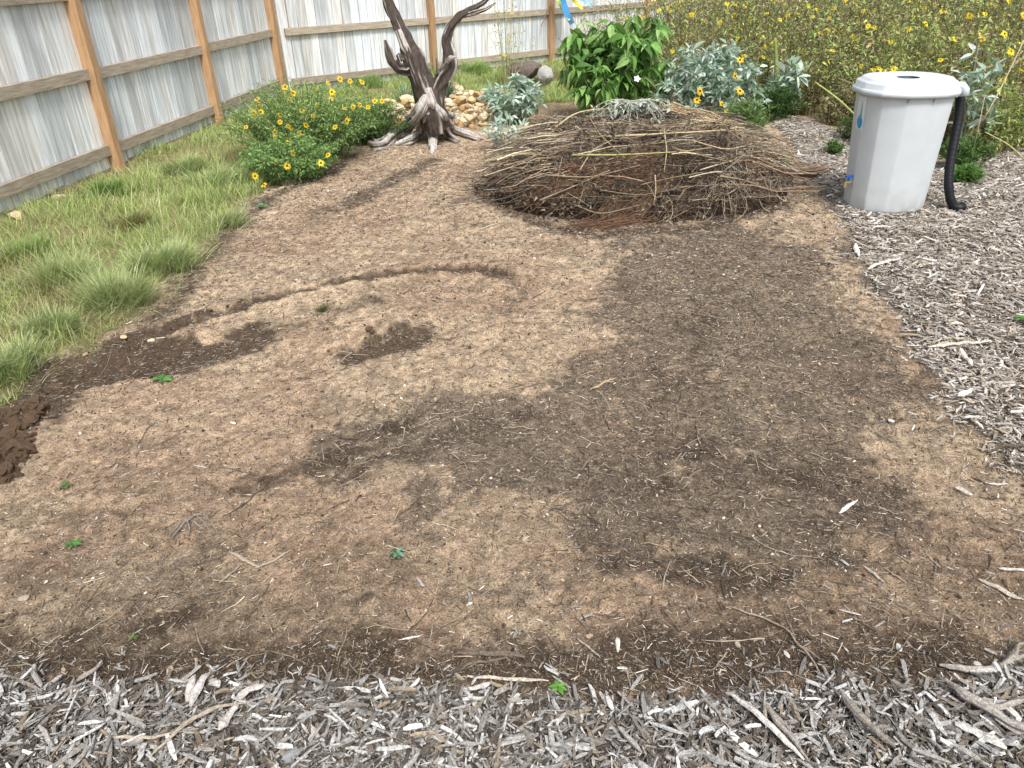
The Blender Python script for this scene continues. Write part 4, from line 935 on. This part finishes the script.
# seed heads
tips = np.concatenate([paths[:, -1], br2[:, -1]]); tips = tips[RS.rand(len(tips)) < .55]; V, F = rock_mesh(70, 1, 1)
inst(mb, V, [F], tips, rot(RS.uniform(0, 6, len(tips)), RS.uniform(0, 1, len(tips)), RS.uniform(0, 1, len(tips))), np.full((len(tips), 3), .024), pick([(.07, .05, .035), (.16, .11, .06), (.25, .2, .12)], len(tips), .2))
nn_ = 420; X2, Y2, d2_ = thicket(nn_); nn_ = len(X2); a3 = RS.uniform(0, 6.283, nn_); l3 = RS.uniform(.4, 1.1, nn_); s6 = np.linspace(0, 1, 6)[None]; p3 = RS.uniform(.5, 1.3, nn_)
q3 = np.stack([X2[:, None]+(np.cos(a3)*np.cos(p3)*l3)[:, None]*s6, Y2[:, None]+(np.sin(a3)*np.cos(p3)*l3)[:, None]*s6, H(X2, Y2)[:, None]+RS.uniform(0, .4, nn_)[:, None]+(np.sin(p3)*l3)[:, None]*s6-.1*s6**2], -1)
tubes(mb, q3, np.linspace(.006, .003, 6)[None]*np.ones((nn_, 1)), 4, pick([(.50, .43, .29), (.38, .31, .2), (.42, .42, .2)], nn_, .15))
tag(mb.build('wildflower_thicket', M_leaf), 'dense olive and brown thicket of tall wildflower stems filling the upper right', 'wildflowers', kind='stuff')
# the flowers of the thicket: one mass, far past three hundred blooms
mb = MB(); tp_ = np.concatenate([paths[:, -1], br2[:, -1], paths[:, -2]]); pf = .09+.16*sstep(9, 7, 0+tp_[:, 1]*0+8); tp_ = tp_[RS.rand(len(tp_)) < .06]; nf = len(tp_); print('flowers', nf)
yw = RS.uniform(0, 6.3, nf); tiltm = rot(RS.normal(-1.57, .6, nf), RS.uniform(-1.2, -.3, nf), np.zeros(nf))
tv, tf = leaf_template(.26, .1, .15, 3)
for k in range(9):
    a = k/9*2*np.pi; Rz = rot(np.full(nf, a), np.zeros(nf), np.zeros(nf))
    inst(mb, tv, tf, tp_, tiltm @ Rz, np.full((nf, 3), .036)*RS.uniform(.7, 1.25, (nf, 1)), pick([(.82, .58, .03), (.78, .66, .05)], nf, .08))
inst(mb, V, [F], tp_, tiltm, np.full((nf, 3), .022), pick([(.10, .05, .02)], nf, .1))
tag(mb.build('wildflower_blooms', M_petal), 'yellow blooms scattered through the thicket in the upper right', 'flowers', kind='stuff')
# leafy clumps along the front edge of the thicket
for i, (x_, y_, rx_, h_, cc_) in enumerate(((1.75, 9.9, .35, .9, 0), (2.35, 9.55, .40, 1.0, 1), (3.0, 9.7, .4, .8, 0), (3.35, 8.9, .3, .55, 1), (3.55, 8.2, .25, .42, 1), (3.75, 7.6, .28, .5, 0), (3.95, 7.1, .28, .55, 1), (4.35, 6.8, .32, .65, 2), (4.75, 6.95, .35, .6, 0), (5.2, 7.4, .4, .7, 1), (4.6, 7.6, .4, .95, 0), (4.1, 8.1, .4, 1.0, 2))):
    cs = ([(.30, .38, .14), (.40, .46, .2), (.20, .27, .09), (.42, .33, .2)], [(.36, .34, .16), (.26, .20, .12), (.24, .29, .11), (.46, .40, .22)], [(.40, .48, .16), (.30, .40, .12), (.5, .55, .2)])[cc_]
    plant('wildflower_clump', 'tangled olive-green leafy clump at the front edge of the wildflower thicket', 'wildflowers', 0, 0, rx_, rx_*.8, h_, 60, 60, .036, LT_nar, cs, (.3, .26, .13), .004, -.1, [], at=(x_, y_), spread=.7, group='leafy clumps at the thicket front')
# bright green bush far behind
plant('green_bush', 'bright yellow-green bush showing above the thicket at the top, right of centre', 'bush', 0, 0, 1.1, .8, 1.35, 90, 60, .09, LT_nar, [(.22, .36, .08), (.30, .44, .12)], (.15, .2, .06), .006, -.1, [], at=(6.0, 13.2), spread=.5)
# pale dry stalks near the barrel
def stalk(label, pts, r, colr, group=None, name='dry_stalk', cat='dry stalk'):
    q = np.array(pts); k = len(q); t = np.linspace(0, k-1, 14); c = np.stack([np.interp(t, np.arange(k), q[:, i]) for i in range(3)], -1)
    for _ in range(3): c[1:-1] = (c[:-2]+c[1:-1]*2+c[2:])/4
    mb = MB(); tubes(mb, [c], (np.linspace(1, .5, 14)*r)[None], 6, np.array(colr)); return tag(mb.build(name, M_twig, None, True, tuple(c[0])), label, cat, group)
stalk('long pale dry stalk rising to the right behind the black hose', [G(957, 160)+[0, .05, 0], P(985, 118, 6.1), P(1005, 80, 6.2), P(1024, 40, 6.3)], .008, (.45, .38, .24))
stalk('thinner pale stalk crossing behind the long one near the hose', [G(968, 168), P(978, 130, 6.0), P(985, 95, 6.1)], .006, (.40, .33, .21))
stalk('green-yellow leaning stalk left of the rain barrel', [G(858, 130)+[0, -.5, 0], P(840, 100, 7.2), P(815, 82, 7.4)], .012, (.38, .42, .14))
stalk('upright fuzzy green stalk in the thicket left of the rain barrel', [P(777, 90, 8.9), P(776, 60, 8.9), P(775, 38, 8.9)], .03, (.25, .30, .09))
stalk('yellowish runner reaching over the path at the right border', [G(1040, 175), P(1010, 145, 6.0), P(985, 132, 6.0)], .007, (.42, .42, .2))

# ---------------------------------------------------------------- brush pile
PC = np.array([1.02, 5.98]); PR = np.array([1.22, .98]); PH = .46
def mound(X, Y):
    dx = (X-PC[0])/PR[0]; dy = (Y-PC[1])/PR[1]; e = (fbm(X*2.6, Y*2.6, 88, 3)-.5)*.5
    r2 = np.abs(dx)**2.6+np.abs(dy)**2.4+e*.6
    prof = np.clip(1-r2, 0, 1)**.75
    return H(X, Y)+PH*prof*(.62+.52*fbm(X*3.0, Y*3.0, 81, 4)+.22*fbm(X*9, Y*9, 83, 2))*(1+.10*np.clip(dy, -1, 1))*(1+.06*np.clip(dx, -1, 1))
pile = thing('brush_pile', 'big heap of cut brown and grey brush on the bare soil', 'brush pile', (PC[0], PC[1], 0))
pl = np.array([PC[0], PC[1], 0.])
g1 = np.linspace(-1.02, 1.02, 90); AX, AY = np.meshgrid(PC[0]+g1*PR[0], PC[1]+g1*PR[1]); AZ = mound(AX, AY)-.07  # inner mound added under the twigs to block light coming through
AZ = np.where(((AX-PC[0])/PR[0])**2+((AY-PC[1])/PR[1])**2 > .97, H(AX, AY)-.05, AZ)
ii = np.arange(8100).reshape(90, 90); mb = MB()
cc = np.array([.032, .023, .017])*(.6+.8*fbm(AX*20, AY*20, 3, 3))[..., None]  # near-black brown paints the shade deep between the twigs
mb.add(np.stack([AX, AY, AZ], -1)-pl, np.stack([ii[:-1, :-1], ii[:-1, 1:], ii[1:, 1:], ii[1:, :-1]], -1).reshape(-1, 4), cc.reshape(-1, 3)); mb.build('shade_core', M_soil, pile)
def twigs_on_mound(n, cx, cy, sx, sy, yaw, ysd, L0, L1, r0, r1, cols, depth=.10, K=8, lift=.02, curl=1.2, wts=None, side=4, fall=True):
    x = RS.normal(cx, sx, n); y = RS.normal(cy, sy, n)
    ok = ((x-PC[0])/PR[0])**2+((y-PC[1])/PR[1])**2 < 1.05; x, y = x[ok], y[ok]; n = len(x)
    yw = RS.normal(yaw, ysd, n); L = RS.uniform(L0, L1, n); cv = RS.normal(0, curl, n)
    s = np.linspace(-.5, .5, K)[None]; ang = yw[:, None]+cv[:, None]*s*L[:, None]
    X = x[:, None]+np.cumsum(np.cos(ang)*L[:, None]/K, 1)-np.cos(yw)[:, None]*L[:, None]/2; Y = y[:, None]+np.cumsum(np.sin(ang)*L[:, None]/K, 1)-np.sin(yw)[:, None]*L[:, None]/2
    base = mound(X, Y); z = base+RS.uniform(-depth, lift, n)[:, None]
    # twigs are stiff: blend with the straight chord
    ch = z[:, :1]*(1-(s+.5))+z[:, -1:]*(s+.5); z = np.maximum(.4*z+.6*ch, H(X, Y)+.004)+RS.uniform(0, .02, (n, 1))+np.sin((s+.5)*np.pi)*(RS.uniform(0, .05, n)*np.clip((base.mean(1))/.3, 0, 1))[:, None]
    cl = (.45+1.15*sstep(.35, .62, fbm(x*4, y*4, 84, 3)))[:, None]
    return np.stack([X, Y, z], -1)-pl, np.linspace(1, .45, K)[None]*RS.uniform(r0, r1, n)[:, None], pick(cols, n, .22, wts)*cl, side
def part(nm, lists, lab=None):
    mb = MB()
    for P_, r, c, sd_ in lists: tubes(mb, P_, r, sd_, c)
    o = mb.build(nm, M_twig, pile)
    if lab: o['label'] = lab
    o['kind'] = 'stuff'; return o
BRN = [(.11, .075, .05), (.065, .046, .033), (.19, .13, .085), (.04, .03, .024)]
GRY = [(.22, .19, .145), (.14, .115, .09), (.31, .265, .19), (.07, .056, .044)]
def crossing(n, cx, cy, sx, sy, yaw, ysd, L0, L1, r0, r1, cols, depth=.10, psd=.10, K=7, lift=.03, wts=None, side=4, kink=.014):
    x = RS.normal(cx, sx, n*2); y = RS.normal(cy, sy, n*2); ok = ((x-PC[0])/PR[0])**2+((y-PC[1])/PR[1])**2 < .93; x, y = x[ok][:n], y[ok][:n]; n = len(x)
    yw = RS.normal(yaw, ysd, n)+np.pi*(RS.rand(n) < .5); L = L0+(L1-L0)*RS.rand(n)**1.8; pt = RS.normal(0, psd, n); s = np.linspace(-.5, .5, K)[None]
    kx = RS.normal(0, kink, (n, K)).cumsum(1)*.6; bow = RS.normal(0, .10, n)[:, None]*L[:, None]*(.25-s*s)
    X = x[:, None]+np.cos(yw)[:, None]*L[:, None]*s-np.sin(yw)[:, None]*(kx+bow); Y = y[:, None]+np.sin(yw)[:, None]*L[:, None]*s+np.cos(yw)[:, None]*(kx+bow)
    z0 = mound(x, y)-np.abs(RS.normal(0, depth, n))+RS.uniform(0, lift, n)
    z = z0[:, None]+np.tan(np.clip(pt, -1, 1))[:, None]*L[:, None]*s+RS.normal(0, kink, (n, K)).cumsum(1)*.5
    sag = np.maximum(0, z-mound(X, Y)-.10); z = np.maximum(z-sag*.45, H(X, Y)+.004)
    cl = (.5+1.0*sstep(.35, .62, fbm(x*4, y*4, 84, 3)))[:, None]
    return np.stack([X, Y, z], -1)-pl, np.linspace(1, .5, K)[None]*(r0+(r1-r0)*RS.rand(n)**2)[:, None], pick(cols, n, .25, wts)*cl, side
part('brown_twigs', [crossing(3000, .95, 5.75, .62, .55, .05, .45, .12, .75, .0013, .0045, BRN), crossing(2400, .95, 5.65, .62, .5, .8, .9, .08, .32, .0012, .0035, BRN+GRY, .05, .45, lift=.05)], 'tangled brown and grey twigs')
part('grey_twigs', [crossing(1100, 1.1, 6.0, .6, .5, .05, .45, .2, 1.0, .0016, .005, GRY, .05, .10, lift=.05), twigs_on_mound(700, 1.5, 5.4, .28, .2, .9, .9, .10, .3, .0012, .0028, GRY+BRN, .06, lift=.06, curl=6)], 'paler grey twigs over the top')
part('pale_stems', [crossing(120, 1.1, 5.85, .55, .5, .03, .30, .4, 1.2, .0028, .0062, [(.37, .30, .20), (.28, .23, .155), (.25, .165, .11), (.29, .27, .16)], .02, .06, 9, .05, side=6, kink=.008)], 'thicker straw-coloured and tan stems lying level')
n = 2600; x = RS.normal(1.0, .6, n); y = RS.normal(5.85, .5, n); ok = ((x-PC[0])/PR[0])**2+((y-PC[1])/PR[1])**2 < 1.0; x, y = x[ok], y[ok]; n = len(x)
yw = RS.uniform(0, 6.283, n); pt_ = RS.normal(.25, .35, n); Ls = RS.uniform(.08, .30, n); s5 = np.linspace(-.3, .7, 5)[None]
bx_ = x[:, None]+np.cos(yw)[:, None]*np.cos(pt_)[:, None]*Ls[:, None]*s5+RS.normal(0, .006, (n, 5)); by_ = y[:, None]+np.sin(yw)[:, None]*np.cos(pt_)[:, None]*Ls[:, None]*s5+RS.normal(0, .006, (n, 5))
bz_ = np.maximum(mound(x, y)[:, None]+np.sin(pt_)[:, None]*Ls[:, None]*s5+RS.normal(.01, .006, (n, 5)), H(bx_, by_)+.004)
part('stray_twigs', [(np.stack([bx_, by_, bz_], -1)-pl, np.linspace(1, .4, 5)[None]*RS.uniform(.001, .0032, n)[:, None], pick(BRN+GRY, n, .25), 4)], 'stray twig ends sticking out')
part('fine_brush', [crossing(4200, 1.0, 5.6, .6, .5, 0, 1.2, .05, .22, .0008, .002, BRN+GRY+[(.30, .24, .17)], .04, .5, lift=.06, kink=.02)], 'frizz of fine dead side shoots')
def fan(n, root_, tipc, spread, r0, r1, cols, K=9, lift=.03):
    a = np.array([*G(*root_)[:2]]); b = np.array([*G(*tipc)[:2]]); t = np.linspace(0, 1, K)[None]
    ax = a[0]+RS.normal(0, .05, n); ay = a[1]+RS.normal(0, .05, n); bx = b[0]+RS.normal(0, spread, n); by = b[1]+RS.normal(0, spread*.6, n)
    bow = RS.normal(.03, .03, n)[:, None]*np.sin(t*np.pi)
    X = ax[:, None]*(1-t)+bx[:, None]*t+bow; Y = ay[:, None]*(1-t)+by[:, None]*t-bow*1.6
    z = np.maximum(mound(X, Y), H(X, Y)+.005)+RS.uniform(-.01, lift, n)[:, None]+RS.uniform(0, .01, (n, K))
    return np.stack([X, Y, z], -1)-pl, np.linspace(1, .5, K)[None]*RS.uniform(r0, r1, n)[:, None], pick(cols, n, .25), 4
part('broom_bundle', [fan(620, (702, 200), (555, 214), .10, .0014, .0028, [(.17, .095, .055), (.11, .062, .038), (.23, .135, .08)]), fan(260, (670, 206), (590, 230), .09, .0014, .0025, [(.15, .085, .05), (.09, .055, .035)])], 'reddish-brown broom of fine parallel stems along the front')
part('straw_bundle', [fan(80, (660, 176), (760, 182), .06, .002, .0045, [(.50, .40, .25), (.42, .32, .19), (.30, .2, .12)], lift=.07), fan(50, (760, 188), (650, 183), .10, .002, .0035, [(.50, .42, .27), (.36, .27, .16)], lift=.06), fan(70, (820, 178), (700, 176), .12, .002, .0035, [(.20, .13, .085), (.30, .2, .12)], lift=.05)], 'pale straw-coloured bundle on the right side')
n = 11000; x = RS.normal(.75, .62, n); y = RS.normal(5.7, .55, n); ok = ((x-PC[0])/PR[0])**2+((y-PC[1])/PR[1])**2 < 1.15; x, y = x[ok], y[ok]; n = len(x)
mb = MB(); inst(mb, *leaf_template(.3, .5, .5, 4), np.stack([x, y, np.maximum(mound(x, y), H(x, y))+RS.uniform(-.02, .05, n)], -1)-pl, rot(RS.uniform(0, 6.3, n), RS.normal(0, .8, n), RS.normal(0, 1, n)), np.repeat(RS.uniform(.012, .04, n)[:, None], 3, 1), pick([(.10, .075, .055), (.17, .13, .09), (.04, .03, .024), (.30, .27, .21)], n, .2))
o = mb.build('dead_leaves', M_leaf, pile); o['kind'] = 'stuff'
def on_pile(px, py, Y, lift=.0): return P(px, py, Y)
def ps(label, pts, r, colr, group=None, name='dry_stalk'):
    q = []
    for x_, y_, dz in pts:
        d_ = ray(x_, y_); best = None
        for t in np.linspace(4.2, 8.6, 300):
            p = d_*(t/d_[1])+np.array([0, 0, CH]); h_ = max(float(mound(p[:1], p[1:2])[0]), 0)
            if p[2] <= h_+dz+.055: best = p; break
        q.append(best if best is not None else G(x_, y_))
    return stalk(label, q, r, colr, group, name)
ps('long yellow-green stalk lying level across the front of the brush pile', [(572, 155, .04), (620, 155, .05), (675, 152, .05)], .008, (.34, .34, .15))
ps('long thick tan stalk lying level across the upper brush pile', [(560, 138, .04), (620, 136, .05), (680, 133, .05), (726, 130, .05)], .010, (.48, .38, .22))
ps('arched pale stalk over the upper left of the brush pile', [(555, 128, .03), (575, 112, .05), (605, 108, .07), (640, 112, .05)], .007, (.46, .38, .24))
for i, pts in enumerate(([(530, 120, .03), (560, 135, .04), (600, 140, .03)], [(520, 165, .03), (545, 150, .05), (580, 142, .05)], [(672, 148, .05), (700, 155, .05), (735, 163, .04)], [(545, 175, .03), (590, 178, .04), (640, 165, .04)],
    [(600, 190, .03), (640, 196, .04), (690, 186, .03)], [(655, 175, .06), (656, 190, .05), (654, 202, .03)], [(664, 130, .04), (667, 150, .05), (664, 172, .04)], [(590, 118, .05), (600, 135, .05), (625, 158, .04)],
    [(700, 170, .04), (740, 158, .05), (790, 154, .02)], [(540, 200, .03), (575, 186, .04), (610, 170, .05)], [(690, 140, .05), (725, 150, .05), (745, 146, .03)], [(575, 205, .03), (600, 215, .03), (640, 205, .03)],
    [(620, 120, .04), (655, 128, .05), (690, 126, .04)], [(500, 150, .03), (530, 155, .04), (560, 150, .04)], [(580, 170, .05), (592, 150, .06), (612, 140, .05)], [(640, 185, .04), (670, 178, .06), (705, 172, .05)], [(720, 176, .05), (745, 180, .05), (770, 190, .02)])):
    ps('thin pale dry stalk tangled in the brush pile', pts, .0042+.002*RS.rand(), tuple(np.array([.40, .325, .215])*RS.uniform(.45, 1.1)), 'thin dry stalks on the brush pile')
# dried silver sprig on top
g = np.array([*P(632, 118, 6.25)[:2], 0.]); g[2] = float(mound(g[:1], g[1:2])[0])+.10; root = thing('dried_sprig', 'ashy silver dried sprig lying on top of the brush pile', 'dried plant', tuple(g))
n = 34; a = RS.uniform(2.2, 6.9, n); K = 6; s = np.linspace(0, 1, K)[None]; Ls = RS.uniform(.15, .40, n)[:, None]
Pp = np.stack([np.cos(a)[:, None]*Ls*s, np.sin(a)[:, None]*Ls*s*.6, .06*np.sin(s*3)-.10*s+RS.uniform(-.02, .03, (n, 1))], -1)
mb = MB(); tubes(mb, Pp, np.linspace(.004, .002, K)[None]*np.ones((n, 1)), 5, pick([(.42, .42, .36)], n, .15)); mb.build('stems', M_twig, root)
mb = MB(); leaves_on(mb, Pp, 12, .05, LT_sil, [(.42, .46, .40), (.50, .52, .46), (.30, .33, .27)], .2, -.5); mb.build('leaves', M_leaf, root)

# ---------------------------------------------------------------- seedlings on the bare soil
def seedling(label, px, py, n, size, cols=((.07, .20, .045), (.10, .26, .06)), h=.01):
    g = G(px, py); yw = np.arange(n)/n*6.283+RS.uniform(0, 1, n); mb = MB()
    inst(mb, *LT_wide, np.stack([np.cos(yw)*size*.1, np.sin(yw)*size*.1, np.full(n, h)], -1), rot(yw, RS.uniform(0, .5, n), RS.normal(0, .2, n)), np.repeat((size*RS.uniform(.7, 1.1, n))[:, None], 3, 1), pick(cols, n, .12))
    tubes(mb, [[[0, 0, -.01], [0, 0, h]]], np.full((1, 2), .001), 5, np.array([.2, .25, .1]))
    o = mb.build('seedling', M_leaf); o.location = (g[0], g[1], Hs(g[0], g[1])+.004); return tag(o, label, 'seedling')
seedling('flat green seedling in the dark soil near the trench', 163, 382, 6, .042)
seedling('small green seedling on tan soil at the left, upper of two', 65, 485, 5, .030, ((.09, .18, .05), (.14, .2, .07)))
seedling('green seedling with rounded leaves at the left, lower of two', 71, 541, 6, .030)
seedling('little plant with a bluish leaf and trailing stems left of bottom centre', 398, 560, 9, .026, ((.10, .18, .06), (.14, .32, .24), (.08, .14, .05)), .02)
seedling('feathery green sprout at the edge of the bottom wood chips', 558, 689, 12, .022, ((.14, .32, .06), (.18, .38, .08)), .012)
seedling('green sprout at the right border of the chip path', 1021, 326, 8, .045, ((.12, .28, .06), (.2, .36, .1)), .03)
seedling('faint olive sprout on the soil below the bluish-leaved plant', 135, 640, 5, .016, ((.16, .2, .07),))
seedling('sprout at the soil edge under the flower bush', 264, 208, 8, .05, ((.10, .22, .08), (.14, .28, .12)), .03)
seedling('small weed growing between the roots of the dead tree', 438, 140, 12, .07, ((.12, .22, .06), (.18, .3, .09)), .05)
